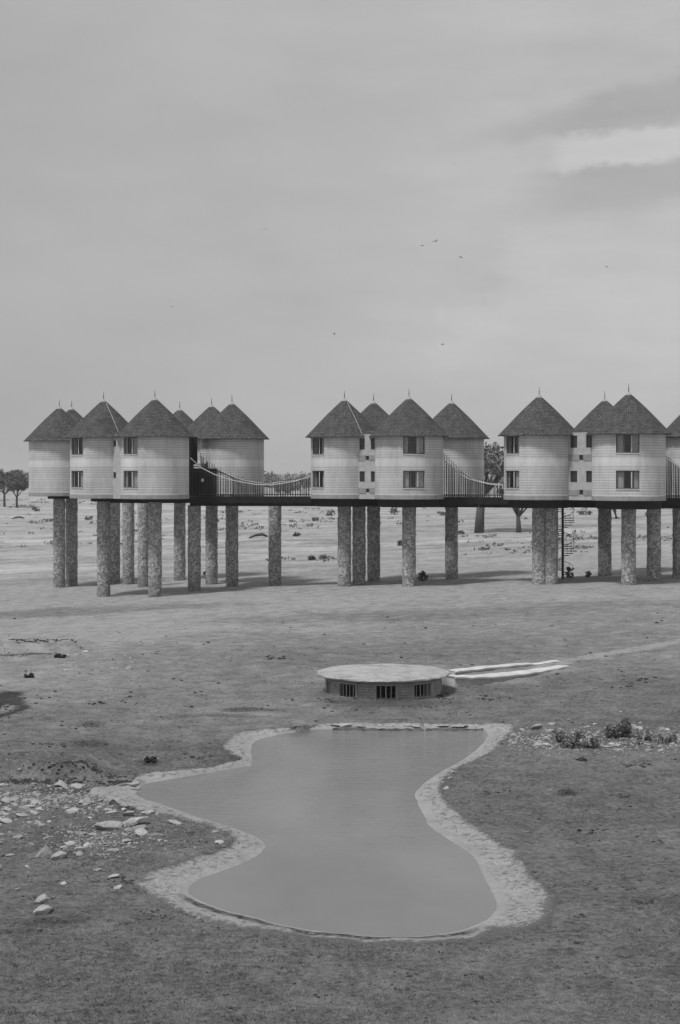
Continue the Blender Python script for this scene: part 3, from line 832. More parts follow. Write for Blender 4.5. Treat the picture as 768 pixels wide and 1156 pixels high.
W1F = [(214, 516), (227, 528), (241.7, 535.4), (256, 540.6), (271, 544), (287.5, 546.8), (300, 547.5), (315, 546.5), (335, 543), (353, 536.5)]
W1R = [(226, 512), (235, 520), (248, 531), (262, 537.5), (278, 543), (300, 546), (330, 543), (353, 539)]
walkway('raised walkway with long sagging pale handrail between left and middle clusters', [(214, 131.5), (352, 130.5), (380, 130.6)], 7.22, 6.45, 2.6,
        [(215, 352, .1, W1F, 2.6, 6.75, True), (227, 352, 2.4, W1R, 2.9, 6.9, True)], [(219.5, 667), (310.5, 661), (405.5, 660)])
W2F = [(501, 520), (508.8, 526.4), (519, 535), (528.7, 540.4), (542.8, 544.3), (555.7, 547), (570, 548)]
W2R = [(501, 514), (510, 521), (522, 532), (535, 541), (550, 545.5), (570, 547)]
walkway('short raised walkway with sloping handrail between middle and right clusters', [(480, 127.2), (540, 127.0), (600, 125.4)], 7.22, 6.42, 2.6,
        [(502, 569, .1, W2F, 2.15, 6.65, True), (502, 569, 2.4, W2R, 2.7, 6.9, True)], [(622.5, 659)])
W3F = [(751, 516), (758, 521), (768, 529), (785, 538), (810, 545)]
walkway('raised walkway leaving the right edge beside the nearest hut', [(735, 122.2), (850, 123.5)], 7.22, 6.45, 2.6,
        [(751, 845, .1, W3F, 2.0, 6.7, True), (751, 845, 2.4, W3F, 2.6, 6.9, True)], [(738.5, 655), (767.5, 651.5)])
def floorbeam(label, pts, zt, zb, width, pillars):
    return walkway(label, pts, zt, zb, width, [], pillars, 'support_deck')
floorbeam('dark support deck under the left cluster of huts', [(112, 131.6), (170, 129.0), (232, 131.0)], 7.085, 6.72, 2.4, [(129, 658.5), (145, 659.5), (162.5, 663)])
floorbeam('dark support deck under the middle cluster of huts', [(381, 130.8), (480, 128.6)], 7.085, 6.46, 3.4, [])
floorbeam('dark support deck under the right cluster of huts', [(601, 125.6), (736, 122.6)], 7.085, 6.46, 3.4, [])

# stair opening (its gloom put in as near-black timber panels) between the left cluster's front hut and the windowless hut
c = at(213.5, 560, 131.9); c2 = at(236, 560, 131.9); zg = float(ground_base(c.x, c.y)); Wd = c2.x - c.x
st = thing('stair_opening_gloom', 'stair opening, gloom put in as black panels, tucked behind the hut left of the long handrail', 'stair opening', (c.x, c.y, 0))
b = MB(); b.box(0, .12, 0, 3.0, 7.23, 12.3); b.box(.121, .55, 1.6, 1.7, 9.9, 12.2); b.box(.121, Wd + .6, 1.9, 2.0, 7.23, 9.55)
obj('frame', b.build('frame', 'dark_wood'), st)  # near-black panels standing in for the opening's gloom
b = MB()
for i in range(14): b.box(.15, Wd - .05 + i * .02, .5 + i * .16, .68 + i * .16, 7.3 + i * .2, 7.36 + i * .2)
obj('steps', b.build('steps', 'dark_wood'), st)
obj('landing', MB().box(.13, .95, -.02, .5, 9.25, 9.33).build('landing', 'slat'), st)
b = MB(); b.tube([(.17, .02, 10.4), (.15, .02, 7.25)], .05, 8); b.tube([(1.5, .02, 10.1), (1.5, .02, 7.25)], .05, 8)
obj('post', b.build('post', 'dark_wood'), st)
lc = at(228.5, 542, 131.6)
lt = thing('wall_lamp', 'small white globe lamp inside the dark stair opening', 'lamp', (lc.x, lc.y, lc.z - .3))
obj('globe', MB().lathe([(.0001, .12), (.09, .16), (.13, .27), (.10, .38), (.03, .44), (.0001, .45)], 14, False).build('globe', 'lamp', True), lt)
obj('bracket', MB().tube([(0, .02, .14), (0, .25, .10), (0, .33, .10)], .02, 6).build('bracket', 'iron'), lt)

# spiral stair
sc_ = gp(635.5, 653.5); zg = sc_.z
sp = thing('spiral_stair', 'dark open spiral stair beside the pillars of the right cluster', 'stair', (sc_.x, sc_.y, zg))
top = 6.45 - zg
obj('pole', MB().tube([(0, 0, -.2), (0, 0, top)], .10, 12).build('pole', 'iron', True), sp)
b = MB(); NSTEP = 32; Rr = .9
for i in range(NSTEP):
    a = i * .47 + .3; zz = .12 + i * (top - .2) / NSTEP
    mt = Matrix.Translation((0, 0, zz)) @ Matrix.Rotation(a, 4, 'Z')
    b.add([mt @ Vector(p) for p in [(.09, -.04, 0), (Rr, -.22, 0), (Rr, .22, 0), (.09, .04, 0), (.09, -.05, .05), (Rr, -.22, .05), (Rr, .22, .05), (.09, .05, .05)]],
          [(3, 2, 1, 0), (4, 5, 6, 7), (0, 1, 5, 4), (1, 2, 6, 5), (2, 3, 7, 6), (3, 0, 4, 7)])
obj('steps', b.build('steps', 'iron'), sp)
b = MB(); hl = []
for i in range(NSTEP * 3):
    a = i / 3 * .47 + .3; zz = .12 + i / 3 * (top - .2) / NSTEP + .9
    if zz < top: hl.append((Rr * math.cos(a), Rr * math.sin(a), zz))
b.tube(hl, .022, 5)
for i in range(NSTEP - 4):
    a = i * .47 + .3; zz = .12 + i * (top - .2) / NSTEP
    b.tube([(Rr * math.cos(a), Rr * math.sin(a), zz), (Rr * math.cos(a), Rr * math.sin(a), zz + .9)], .012, 4)
obj('handrail', b.build('handrail', 'iron'), sp)

# ================================================================== HIDE (half-sunk viewing bunker)
bc = Vector(((433 - CX) / F * 66.7, 66.7, 0)); bz = float(ground_base(bc.x, bc.y))
bk = thing('viewing_bunker', 'low round half-sunk stone hide with flat concrete roof and barred openings by the pond', 'bunker', (bc.x, bc.y, bz))
beta = math.atan2(bc.x, bc.y); R1, R2 = 2.42, 2.1; N = 100; ztop = .735 - bz
wins = [(-80, -62), (-49, -27), (-8, 13), (30, 55), (75, 92)]
def inwin(d): return any(a <= d < c_ for a, c_ in wins)
b = MB(); zs = [-.35, .03 - bz] + [.03 - bz + (0.6 - .03) * k / 6 for k in range(1, 7)] + [ztop]
degs = [-180 + 360 * k / N for k in range(N)]
def ang(d): return math.radians(d) - PI / 2 - beta
def rr_(z, R): return R + .02 * math.sin(PI * (((z + bz) * 9) % 1))
for R, flip in ((R1, 0), (R2, 1)):
    for k in range(N):
        d0, d1 = degs[k], degs[k] + 360 / N
        for i in range(len(zs) - 1):
            if inwin((d0 + d1) / 2) and zs[i] >= .029 - bz and zs[i] < .59 - bz: continue
            q = [(R * math.cos(ang(d)), R * math.sin(ang(d)), z) for d, z in ((d0, zs[i]), (d1, zs[i]), (d1, zs[i + 1]), (d0, zs[i + 1]))]
            b.add(q, [(3, 2, 1, 0) if flip else (0, 1, 2, 3)])
for k in range(N):
    d0, d1 = degs[k], degs[k] + 360 / N
    if inwin((d0 + d1) / 2):
        for z, fl in ((.03 - bz, 0), (.6 - bz, 1)):
            b.add([(R * math.cos(ang(d)), R * math.sin(ang(d)), z) for d, R in ((d0, R1), (d1, R1), (d1, R2), (d0, R2))], [(0, 1, 2, 3) if not fl else (3, 2, 1, 0)])
        for dd, other in ((d0, d0 - 1.8), (d1, d1 + 1.8)):
            if not inwin(other):
                b.add([(R * math.cos(ang(dd)), R * math.sin(ang(dd)), z) for z, R in ((.03 - bz, R1), (.6 - bz, R1), (.6 - bz, R2), (.03 - bz, R2))], [(0, 1, 2, 3)])
wl = mesh('wall', b.v, b.f, 'course')
obj('wall', wl, bk)
obj('floor', MB().lathe([(R2 - .01, -.30), (R2 - .01, -.2)], 40).build('floor', 'slab'), bk)
n_ = 90; vs = []; fs = []
rp = [(2.50, .715), (2.74, .72), (2.80, .75), (2.79, .80), (2.70, .835), (2.0, .855), (1.0, .87)]
for i, (r, z) in enumerate(rp):
    for k in range(n_):
        a = 2 * PI * k / n_; j = (fbm(a * 6, i * .3, 3) - .5) * .16 if i < 5 else 0
        vs.append(((r + j) * math.cos(a), (r + j) * math.sin(a), z - bz + (vnoise(a * 5, i + 20) - .5) * .03))
for i in range(len(rp) - 1):
    for k in range(n_): fs.append((i * n_ + k, i * n_ + (k + 1) % n_, (i + 1) * n_ + (k + 1) % n_, (i + 1) * n_ + k))
fs.append(tuple((len(rp) - 1) * n_ + k for k in range(n_))); fs.append(tuple(range(n_ - 1, -1, -1)))
obj('roof', mesh('roof', vs, fs, 'concrete', False), bk)
for (a, c_) in wins:
    w = thing('window', None, None); w.parent = bk
    bpy.data.objects.remove(w)
    b = MB(); k = max(3, int((c_ - a) / 4.4))
    for i in range(k + 1):
        d = a + (c_ - a) * (i + .0) / k; r = 2.33
        b.tube([(r * math.cos(ang(d)), r * math.sin(ang(d)), -.02), (r * math.cos(ang(d)), r * math.sin(ang(d)), .62 - bz)], .018 if i % 2 else .026, 6)
    wb = obj('window_bars', b.build('window_bars', 'grey_plaster'), bk)
    fb = MB(); r = 2.40
    for d in (a, c_): fb.tube([(r * math.cos(ang(d)), r * math.sin(ang(d)), -.02), (r * math.cos(ang(d)), r * math.sin(ang(d)), .60 - bz)], .055, 6)
    fb.tube([(r * math.cos(ang(a + (c_ - a) * q / 6)), r * math.sin(ang(a + (c_ - a) * q / 6)), .585 - bz) for q in range(7)], .05, 6)
    obj('frame', fb.build('frame', 'grey_plaster'), wb)
# ------------------------------------------------------------------ white trough walls beside the bunker
def lowwall(name, label, pts, mat='grey_plaster'):
    """pts: (px, py of top, top height above ground, thickness)"""
    T = []
    for px, py, h, w in pts:
        z = h
        for _ in range(5):
            q = pz(px, py, z); z = float(ground_base(q.x, q.y)) + h
        T.append((Vector((q.x, q.y, 0)), z, w))
    # resample
    R_ = []
    for (p, z, w), (p2, z2, w2) in zip(T[:-1], T[1:]):
        for i in range(6):
            u = i / 6; R_.append((p.lerp(p2, u), z + (z2 - z) * u, w + (w2 - w) * u))
    R_.append(T[-1]); b = MB(); vs = []; fs = []; cv = []
    for i, (p, z, w) in enumerate(R_):
        d = (R_[min(i + 1, len(R_) - 1)][0] - R_[max(i - 1, 0)][0]).normalized(); nrm = Vector((d.y, -d.x, 0))
        jit = float(vnoise(i * .7, 3.3) - .5) * .05
        for s_, zz in ((w / 2, z - .11 + jit), (w / 2 + .01, z - .03 + jit), (w / 2 - .06, z + jit), (-w / 2 + .06, z + jit), (-w / 2 - .01, z - .03 + jit), (-w / 2, z - .11 + jit)):
            q = p + nrm * s_; cv.append((q.x, q.y, zz))
        gz_ = float(ground_base(p.x, p.y)) - .3
        for s_, zz in ((w / 2 - .02, gz_), (w / 2 - .03, z - .10), (w / 2 - .06, z - .02), (-w / 2 + .06, z - .02), (-w / 2 + .03, z - .10), (-w / 2 + .02, gz_)):
            q = p + nrm * s_; vs.append((q.x, q.y, zz))
    for i in range(len(R_) - 1):
        for k in range(5): fs.append((i * 6 + k, i * 6 + k + 1, (i + 1) * 6 + k + 1, (i + 1) * 6 + k))
    fs += [tuple(range(5, -1, -1)), tuple((len(R_) - 1) * 6 + k for k in range(6))]
    o0 = R_[0][0]
    me = mesh(name, [(x - o0.x, y - o0.y, z) for x, y, z in vs], fs, mat, True)
    t_ = thing(name, label, 'low wall', (o0.x, o0.y, 0), 0, 'whitewashed walls of the sunken entrance')
    obj('face', me, t_); obj('coping', mesh('coping', [(x - o0.x, y - o0.y, z) for x, y, z in cv], fs, 'whitewash', False), t_)
    return t_
lowwall('entrance_wall', 'nearer and longer of two low white curved walls right of the round bunker', [(507, 762.5, .44, .8), (530, 763, .36, .95), (556, 762, .26, 1.0), (590, 758.5, .17, .9), (615, 755, .10, .7), (638, 751, .06, .5)])
lowwall('entrance_wall', 'farther of two low white walls running right from the round bunker', [(509, 756.5, .22, .6), (545, 752.8, .16, .65), (578, 749.8, .12, .6), (597, 748.6, .09, .5), (603, 749.2, .05, .4), (629, 745.5, .06, .4)])
# ================================================================== ROCKS
def rock_mesh(seed, flat=.6, sub=3):
    import bmesh
    bm = bmesh.new(); bmesh.ops.create_icosphere(bm, subdivisions=sub, radius=1)
    rg = random.Random(seed); pl = [(Vector((rg.gauss(0, 1), rg.gauss(0, 1), rg.gauss(0, .8))).normalized(), rg.uniform(.34, .64)) for _ in range(13)]
    oz = rg.uniform(0, 50)
    for v in bm.verts:
        for n_, d in pl:
            k = v.co.dot(n_) - d
            if k > 0: v.co -= n_ * k * .92
        v.co *= 1 + .22 * (float(fbm(v.co.x * 1.7 + oz, v.co.y * 1.7 + v.co.z * 1.3, 3)) - .5)
        v.co += Vector((rg.uniform(-1, 1), rg.uniform(-1, 1), rg.uniform(-1, 1))) * .022
        v.co.z *= flat
    mx_ = max(abs(v.co.x) for v in bm.verts); mz_ = max(abs(v.co.z) for v in bm.verts)
    for v in bm.verts: v.co.x /= mx_; v.co.y /= mx_; v.co.z *= .62 / mz_
    me = bpy.data.meshes.new('stone'); bm.to_mesh(me); bm.free(); me.materials.append(M['rock']); return me
ROCKS = [rock_mesh(20 + i, f) for i, f in enumerate((.45, .6, .75, .35, .5, .9, .4, .6, .3, .55))]
NR = [0]
# stone kerb at the pond's far edge: a row of footing stones, undercut shade put into their dark colour, with a few paler flat ones on top
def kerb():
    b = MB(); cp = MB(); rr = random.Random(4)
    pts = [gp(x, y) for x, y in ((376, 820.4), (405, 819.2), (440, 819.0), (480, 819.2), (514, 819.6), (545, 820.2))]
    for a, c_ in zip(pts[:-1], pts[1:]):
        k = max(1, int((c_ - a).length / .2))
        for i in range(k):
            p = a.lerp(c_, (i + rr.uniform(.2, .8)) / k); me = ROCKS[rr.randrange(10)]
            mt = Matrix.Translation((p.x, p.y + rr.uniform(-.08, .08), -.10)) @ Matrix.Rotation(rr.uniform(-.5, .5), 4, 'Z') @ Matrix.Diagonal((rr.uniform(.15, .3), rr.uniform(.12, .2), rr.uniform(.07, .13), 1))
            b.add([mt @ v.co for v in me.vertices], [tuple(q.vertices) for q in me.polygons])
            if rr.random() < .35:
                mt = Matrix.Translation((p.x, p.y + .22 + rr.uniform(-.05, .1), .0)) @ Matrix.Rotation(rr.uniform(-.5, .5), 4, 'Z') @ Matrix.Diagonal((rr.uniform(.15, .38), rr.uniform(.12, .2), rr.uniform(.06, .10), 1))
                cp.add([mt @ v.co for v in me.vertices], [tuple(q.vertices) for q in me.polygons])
    t_ = thing('stone_kerb', 'broken low stone kerb along the far edge of the pond, its undercut shade put into dark footing', 'kerb', (0, 0, 0))
    obj('footing', b.build('footing', 'shingle_plain'), t_); obj('capping', cp.build('capping', 'grey_plaster'), t_)
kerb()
def rock(px, py, wpx, label, group, flat=None, kind=None, rz=None, asp=None, sink=.25):
    """wpx: width in photograph pixels"""
    g = gp(px, py); w = wpx / F * g.y / 2
    me = ROCKS[random.randrange(len(ROCKS))] if kind is None else ROCKS[kind]
    o_ = obj('stone', me, None, (g.x, g.y, g.z + w * .27 - sink * w * .7))
    a = asp or random.uniform(.55, 1.0)
    o_.scale = (w, w * a, w * (flat or random.uniform(.55, 1.0))); o_.rotation_euler = (random.uniform(-.2, .2), random.uniform(-.2, .2), rz if rz is not None else random.uniform(-.5, .5) + (PI if random.random() < .5 else 0))
    tag(o_, label, 'stone', group); NR[0] += 1
    return o_
GL = 'pale stones strewn left of the pond'
LS = 'small pale stone, one of many scattered over the bare ground left of the pond'
# single stones that can be told apart
rock(50, 968, 27, 'largest left boulder, blocky, left half of a pair on bare ground', GL, 1.25, 5, 0, .7, .0)
rock(68, 969, 22, 'rounded boulder touching the right side of a blocky boulder at far left', GL, 1.1, 2, .3, .7, .0)
rock(50, 1031, 26, 'broad boulder nearest the camera at lower left, with a stone leaning on top', GL, 1.15, 2, .5, .8, .0)
r_ = rock(46, 1030, 17, 'pointed stone leaning on top of the boulder nearest the camera at lower left', GL, 1.2, 3, .2, .8, 0); r_.location.z += .22; r_.rotation_euler[1] = -.6
rock(122, 937, 36, 'long flat pale slab lying left of the pond near the spout', GL, .7, 3, .12, .35, .0)
rock(152, 932, 38, 'big pale slab propped on the long flat slab near the spout', GL, .6, 6, .25, .45, 0)
rock(159, 937, 20, 'chunky pale boulder in front of the propped slabs near the spout', GL, .8, 7, .2, .7, 0)
rock(143, 921, 18, 'tilted pale stone just behind the propped slabs near the spout', GL, .6, 1, .2, .6, 0)
rock(197, 930, 20, 'flat pale stone lying against the clay bank left of the pond', GL, .4, 3, -.3, .5, .1)
rock(134, 1003, 12, 'white stone on bare ground just left of the lower left clay bank', GL, .8, 7, .1, .7, 0)
rock(127, 991, 17, 'low pale stone above the white stone left of the lower clay bank', GL, .5, 1, .1, .6, .1)
rock(153, 887, 15, 'dark-sided square block at the mouth of the concrete spout', GL, .8, 2, .1, .8, 0)
rock(243, 939, 9, 'pale stone inside the tip of the left clay bank, upper of a few', GL, .6)
rock(248, 951, 12, 'pale stone inside the tip of the left clay bank, lower of a few', GL, .6)
def field(n, x0, x1, y0, y1, smin, smax, label, group, dens=None):
    k = 0; tries = 0
    while k < n and tries < n * 60:
        tries += 1
        px, py = random.uniform(x0, x1), random.uniform(y0, y1)
        if dens and random.random() > dens(px, py): continue
        g = gp(px, py)
        if pond_depth(np.array([g.x]), np.array([g.y]))[0] > -.12: continue
        s_ = smin + (smax - smin) * random.random() ** 2.6
        rock(px, py, s_, label, group); k += 1
def d_left(px, py):
    a = math.exp(-((py - 905) / 13) ** 2) * (1 if px < 125 else .3)
    c_ = .8 * math.exp(-((px - 115) / 40) ** 2 - ((py - 949) / 10) ** 2)
    e = .35 * math.exp(-((px - 20) / 35) ** 2 - ((py - 935) / 18) ** 2)
    return min(1, a + c_ + e + .035)
field(176, -15, 205, 884, 1005, 5, 20, LS, GL, d_left)
GR = 'pale rubble in the strip right of the pond'
LR = 'small pale rubble stone, one of many in the weedy strip right of the pond'
rock(604, 824, 17, 'largest pale rubble block, near the far right corner of the pond', GR, .7, 1, .1, .6, 0)
rock(624, 818.5, 11, 'pale rubble block at the back edge of the strip, right of the largest one', GR, .7, 7, .1, .6, 0)
rock(701, 803.5, 4.5, 'lone white stone on the grass behind the rubble strip, right side', GR, 1, 7)
rock(642.5, 813, 5.5, 'lone white stone on the grass behind the rubble strip, left side', GR, .9, 7)
def d_right(px, py):
    yc = 833 - (px - 600) * .0
    return min(1, math.exp(-((py - 839) / 6) ** 2) * .9 + .45 * math.exp(-((py - 826) / 6) ** 2) + (.3 if px < 640 else 0) * math.exp(-((py - 835) / 12) ** 2))
field(100, 574, 800, 812, 850, 4, 13, LR, GR, d_right)
for x, y, w in ((503, 873, 9), (508, 879, 8), (499, 884, 7), (504, 890, 9), (512, 872, 10)):
    rock(x, y, w, 'small pale stone lying at the narrow waist of the right clay bank', 'stones at the bank waist')
GG = 'stones in the washed-out gully at left'
field(34, 45, 150, 733, 757, 3, 9, 'small pale stone lying in the washed-out gully at left', GG)
for x, y, w in ((134, 715, 5), (139, 714, 4), (150, 716, 4), (157, 728, 5), (160, 725, 4), (172, 726, 3.5), (126, 719, 4)):
    rock(x, y, w, 'small white stone on pale soil above the washed-out gully', 'stones above the gully')
# pebbles too many to count
def stuff_pebbles():
    base_v, base_f = [], []
    import bmesh
    bm = bmesh.new(); bmesh.ops.create_icosphere(bm, subdivisions=1, radius=1); bv = np.array([v.co for v in bm.verts]); bf = np.array([[v.index for v in f.verts] for f in bm.faces]); bm.free()
    VV, FF = [], []; k = 0; rg = np.random.default_rng(21)
    def put(px, py, w):
        nonlocal k
        g = gp(px, py, 5)
        if pond_depth(np.array([g.x]), np.array([g.y]))[0] > -.05: return
        s_ = w / F * g.y / 2
        q = (bv * rg.uniform(.55, 1.15, (len(bv), 1))) * np.array([s_, s_ * .8, s_ * .6]); a = rg.uniform(0, 6.3); ca, sa = math.cos(a), math.sin(a)
        q = q * np.array([1, 1, rg.uniform(.6, 1.3)]) @ np.array([[ca, sa, 0], [-sa, ca, 0], [0, 0, 1]]) + np.array([g.x, g.y, g.z + s_ * .15])
        VV.append(q); FF.append(bf + k * len(bv)); k += 1
    for _ in range(700): put(rg.uniform(-20, 260), rg.normal(925, 40), rg.uniform(1.2, 3.6))
    for _ in range(600): put(rg.uniform(-20, 1) + 130 * rg.random(), rg.normal(901, 9), rg.uniform(1.5, 6))
    for _ in range(350): put(rg.normal(115, 38), rg.normal(949, 9), rg.uniform(1.5, 6))
    for _ in range(1100): put(rg.uniform(575, 790), rg.normal(836, 7), rg.uniform(1.2, 5))
    for _ in range(160): put(rg.uniform(-10, 170), rg.normal(744, 8), rg.uniform(1, 2.6))
    for _ in range(260): put(rg.uniform(-20, 790), rg.uniform(690, 1170), rg.uniform(.7, 1.6))
    o_ = obj('pebbles', npmesh('pebbles', np.concatenate(VV), np.concatenate(FF), 'rock', False)); tag(o_, 'fine pale gravel and pebbles strewn over the bare ground', 'gravel', None, 'stuff')
stuff_pebbles()
# dark clods and dung, too many to count; rows along the scarps stand in for bank shade
def stuff_clods():
    import bmesh
    bm = bmesh.new(); bmesh.ops.create_icosphere(bm, subdivisions=1, radius=1); bv = np.array([v.co for v in bm.verts]); bf = np.array([[v.index for v in f.verts] for f in bm.faces]); bm.free()
    VV, FF = [], []; k = 0; rg = np.random.default_rng(33)
    C = [(640, 896, 9, 2.5, 26, 4), (102, 840, 22, 2.5, 50, 3.2), (285, 801, 18, 2, 26, 3), (105, 819, 13, 2, 20, 3), (170, 862, 8, 2, 10, 4.5), (6, 797, 18, 10, 40, 4), (112, 901, 8, 2, 22, 4), (128, 908, 9, 2, 26, 4), (145, 914, 8, 2, 24, 4), (160, 919, 7, 1.5, 16, 4), (143, 884, 10, 2, 26, 7), (30, 882, 26, 1.5, 50, 6), (150, 885, 22, 3, 50, 4), (40, 731, 42, 1.6, 170, 4),
         (90, 878, 60, 3, 130, 5), (60, 884, 60, 2, 90, 5), (150, 887, 18, 2.5, 40, 6), (130, 884, 30, 2, 40, 5), (165, 861, 6, 1.5, 8, 4), (300, 801, 10, 1.5, 8, 3), (60, 1040, 24, 3, 26, 3.4), (515, 805, 12, 2, 12, 3), (480, 798, 22, 2, 24, 3), (375, 790, 12, 3, 22, 3.5), (500, 790, 12, 4, 25, 3.5),
         (655, 1065, 6, 1, 10, 4), (5, 1053, 14, 2, 12, 4), (200, 1130, 30, 4, 16, 3.5), (400, 1110, 20, 3, 8, 3), (180, 738, 12, 1.5, 10, 2.5), (545, 829, 20, 1.4, 14, 3), (120, 760, 60, 8, 10, 3), (33, 758, 6, 2, 8, 3)]
    def put(px, py, w, fl=.5):
        nonlocal k
        g = gp(px, py, 5)
        if pond_depth(np.array([g.x]), np.array([g.y]))[0] > -.05: return
        s_ = w / F * g.y / 2
        q = (bv * rg.uniform(.5, 1.15, (len(bv), 1))) * np.array([s_, s_ * .9, s_ * fl]) + np.array([g.x, g.y, g.z + s_ * .16]); VV.append(q); FF.append(bf + k * len(bv)); k += 1
    for x, y, sx, sy, n_, w in C:
        for _ in range(n_): put(rg.normal(x, sx * .6), rg.normal(y, sy * .6), w * rg.uniform(.4, 1.15))
    for _ in range(1900): put(rg.uniform(-20, 790), 690 + 480 * rg.random() ** .8, .9 + 5 * rg.random() ** 3, .4)
    for _ in range(46):
        cx_, cy_ = rg.uniform(0, 768), rg.uniform(740, 1150)
        for _ in range(rg.integers(5, 14)): put(rg.normal(cx_, 9), rg.normal(cy_, 1.6), rg.uniform(2.5, 7), .38)
    o_ = obj('dung_and_shade_clods', npmesh('dung_and_shade_clods', np.concatenate(VV), np.concatenate(FF), 'clod', True)); tag(o_, 'dark clods and dung scattered over the ground, rows by the scarps standing in for shade', 'clods', None, 'stuff')
stuff_clods()

# ================================================================== GRASS (stuff)
def stuff_grass():
    rg = np.random.default_rng(77); N = 80000
    px = rg.uniform(-90, 858, N); py = 695 + (1185 - 695) * rg.random(N) ** .75
    z = np.zeros(N)
    for _ in range(5):
        Y = (CAMZ - z) * F / (py - HY); X = (px - CX) / F * Y; z = ground_base(X, Y)
    patch = fbm(X * .35 + 9, Y * .35 + 2, 4)
    keep = (pond_depth(X, Y) < rg.uniform(-.25, .12, N)) & (patch + rg.normal(0, .07, N) > .49)
    ix = np.clip(np.searchsorted(xs, X), 0, nx - 1); iy = np.clip(np.searchsorted(ys, Y), 0, ny - 1)
    keep &= rg.random(N) > sand[iy * nx + ix] * 1.55 - .12
    keep &= ~((X > 6) & (py > 818) & (py < 850) & (px > 572) & (rg.random(N) < .6))
    keep &= np.hypot(X - bc.x, Y - bc.y) > 2.6
    keep &= ~((X < -7) & (Y < 50) & (Y > 36) & (rg.random(N) < .45))
    X, Y, z = X[keep], Y[keep], z[keep]; N = len(X)
    nb = 5
    sc = (.016 + .00034 * Y) * rg.uniform(.55, 1.5, N)
    VV = np.zeros((N, nb, 3, 3))
    for k in range(nb):
        a = rg.uniform(0, 2 * PI, N); ln = rg.uniform(.6, 1.25, N) * sc * 1.25; w = sc * .22
        ox = rg.normal(0, .9, N) * sc; oy = rg.normal(0, .9, N) * sc
        dx, dy = np.cos(a), np.sin(a)
        VV[:, k, 0] = np.stack([X + ox - dy * w, Y + oy + dx * w, z - .006], 1)
        VV[:, k, 1] = np.stack([X + ox + dy * w, Y + oy - dx * w, z - .006], 1)
        VV[:, k, 2] = np.stack([X + ox + dx * ln * .7, Y + oy + dy * ln * .7, z + ln * .75], 1)
    V_ = VV.reshape(-1, 3); F_ = np.arange(len(V_)).reshape(-1, 3)
    o_ = obj('dry_grass', npmesh('dry_grass', V_, F_, 'grass', False)); tag(o_, 'short cropped dry grass over the near ground', 'grass', None, 'stuff')
stuff_grass()

# ================================================================== VEGETATION
def leaf_cloud(clumps, n, size, seed, flat=.6):
    rg = np.random.default_rng(seed); C = np.array([c[:3] for c in clumps]); R = np.array([c[3] for c in clumps])
    wts = R ** 2; idx = rg.choice(len(C), n, p=wts / wts.sum())
    d = rg.normal(size=(n, 3)); d /= np.linalg.norm(d, axis=1)[:, None]; d *= (rg.random(n) ** .45)[:, None]; d[:, 2] *= flat
    p = C[idx] + d * R[idx][:, None]
    a = rg.normal(size=(n, 3)); a /= np.linalg.norm(a, axis=1)[:, None]; b_ = np.cross(a, rg.normal(size=(n, 3))); b_ /= np.linalg.norm(b_, axis=1)[:, None]
    s_ = (size * rg.uniform(.5, 1.4, n))[:, None]
    V_ = np.stack([p - a * s_, p + b_ * s_ * .5, p + a * s_, p - b_ * s_ * .5], 1).reshape(-1, 3)
    return V_, np.arange(len(V_)).reshape(-1, 4)
def tree(px, py, height, spread, trunk_r, label, seed, leaf='leaf', lean=0, fork=.35, bare=False, leaves=2600, lsize=.34, group='trees on the plain behind the huts', flat=.6, name='savanna_tree'):
    g = gp(px, py); rg = random.Random(seed)
    t_ = thing(name, label, 'tree', (g.x, g.y, g.z), 0, group)
    tk = MB(); fz = height * fork
    tk.tube([(0, 0, -.3), (lean * .2, 0, fz * .5), (lean * .5, 0, fz)], [trunk_r * 1.15, trunk_r * .95, trunk_r * .8], 10)
    cl = []
    for i in range(7):
        a = i * 2.4 + rg.uniform(-.4, .4); rad = spread * rg.uniform(.35, .85); top = height * rg.uniform(.72, .95)
        p1 = Vector((lean * .5, 0, fz - .1)); p3 = Vector((lean + rad * math.cos(a), rad * math.sin(a), top)); p2 = p1.lerp(p3, .5) + Vector((rg.uniform(-.3, .3), rg.uniform(-.3, .3), -.04 * height))
        tk.tube([p1, p2, p3], [trunk_r * .55, trunk_r * .3, trunk_r * .08], 6)
        cl.append((p3.x, p3.y, p3.z, spread * rg.uniform(.32, .55)))
        for _ in range(2):
            q = p2.lerp(p3, rg.uniform(.3, .9)) + Vector((rg.uniform(-1, 1), rg.uniform(-1, 1), rg.uniform(-.2, .5))) * spread * .3
            tk.tube([p2, q], [trunk_r * .18, trunk_r * .05], 5); cl.append((q.x, q.y, q.z, spread * rg.uniform(.22, .4)))
    obj('trunk', tk.build('trunk', 'bark', True), t_)
    if not bare:
        V_, F_ = leaf_cloud(cl, leaves, lsize, seed, flat); obj('crown', npmesh('crown', V_, F_, leaf, False), t_)
    return t_
tree(5, 572, 9.6, 5.2, .32, 'tall dark acacia at the left edge, larger of two', 3, lsize=.42, leaves=3000)
tree(19, 573, 8.0, 3.6, .3, 'smaller dark acacia beside the larger one at the left edge', 4, lsize=.40, leaves=2600)
tree(-30, 571, 9, 4.5, .3, 'dark acacia just outside the left edge', 9, leaves=1500)
tree(541, 601, 12.6, 4.6, .66, 'thick-trunked pale tree behind the short walkway, lacy crown showing right of the windowless hut', 6, 'leaf_pale', .8, .42, leaves=3000, lsize=.34)
tree(586, 601, 7.6, 3.0, .36, 'slim forked tree standing behind the hut at the left end of the right cluster', 8, 'leaf_pale', -.2, .30, leaves=1200, lsize=.3)
tree(697, 586, 8.4, 4.0, .34, 'leaning tree mostly hidden behind the nearest hut, bare branch below the deck', 12, 'leaf_pale', -2.2, .35, leaves=1500, lsize=.34)
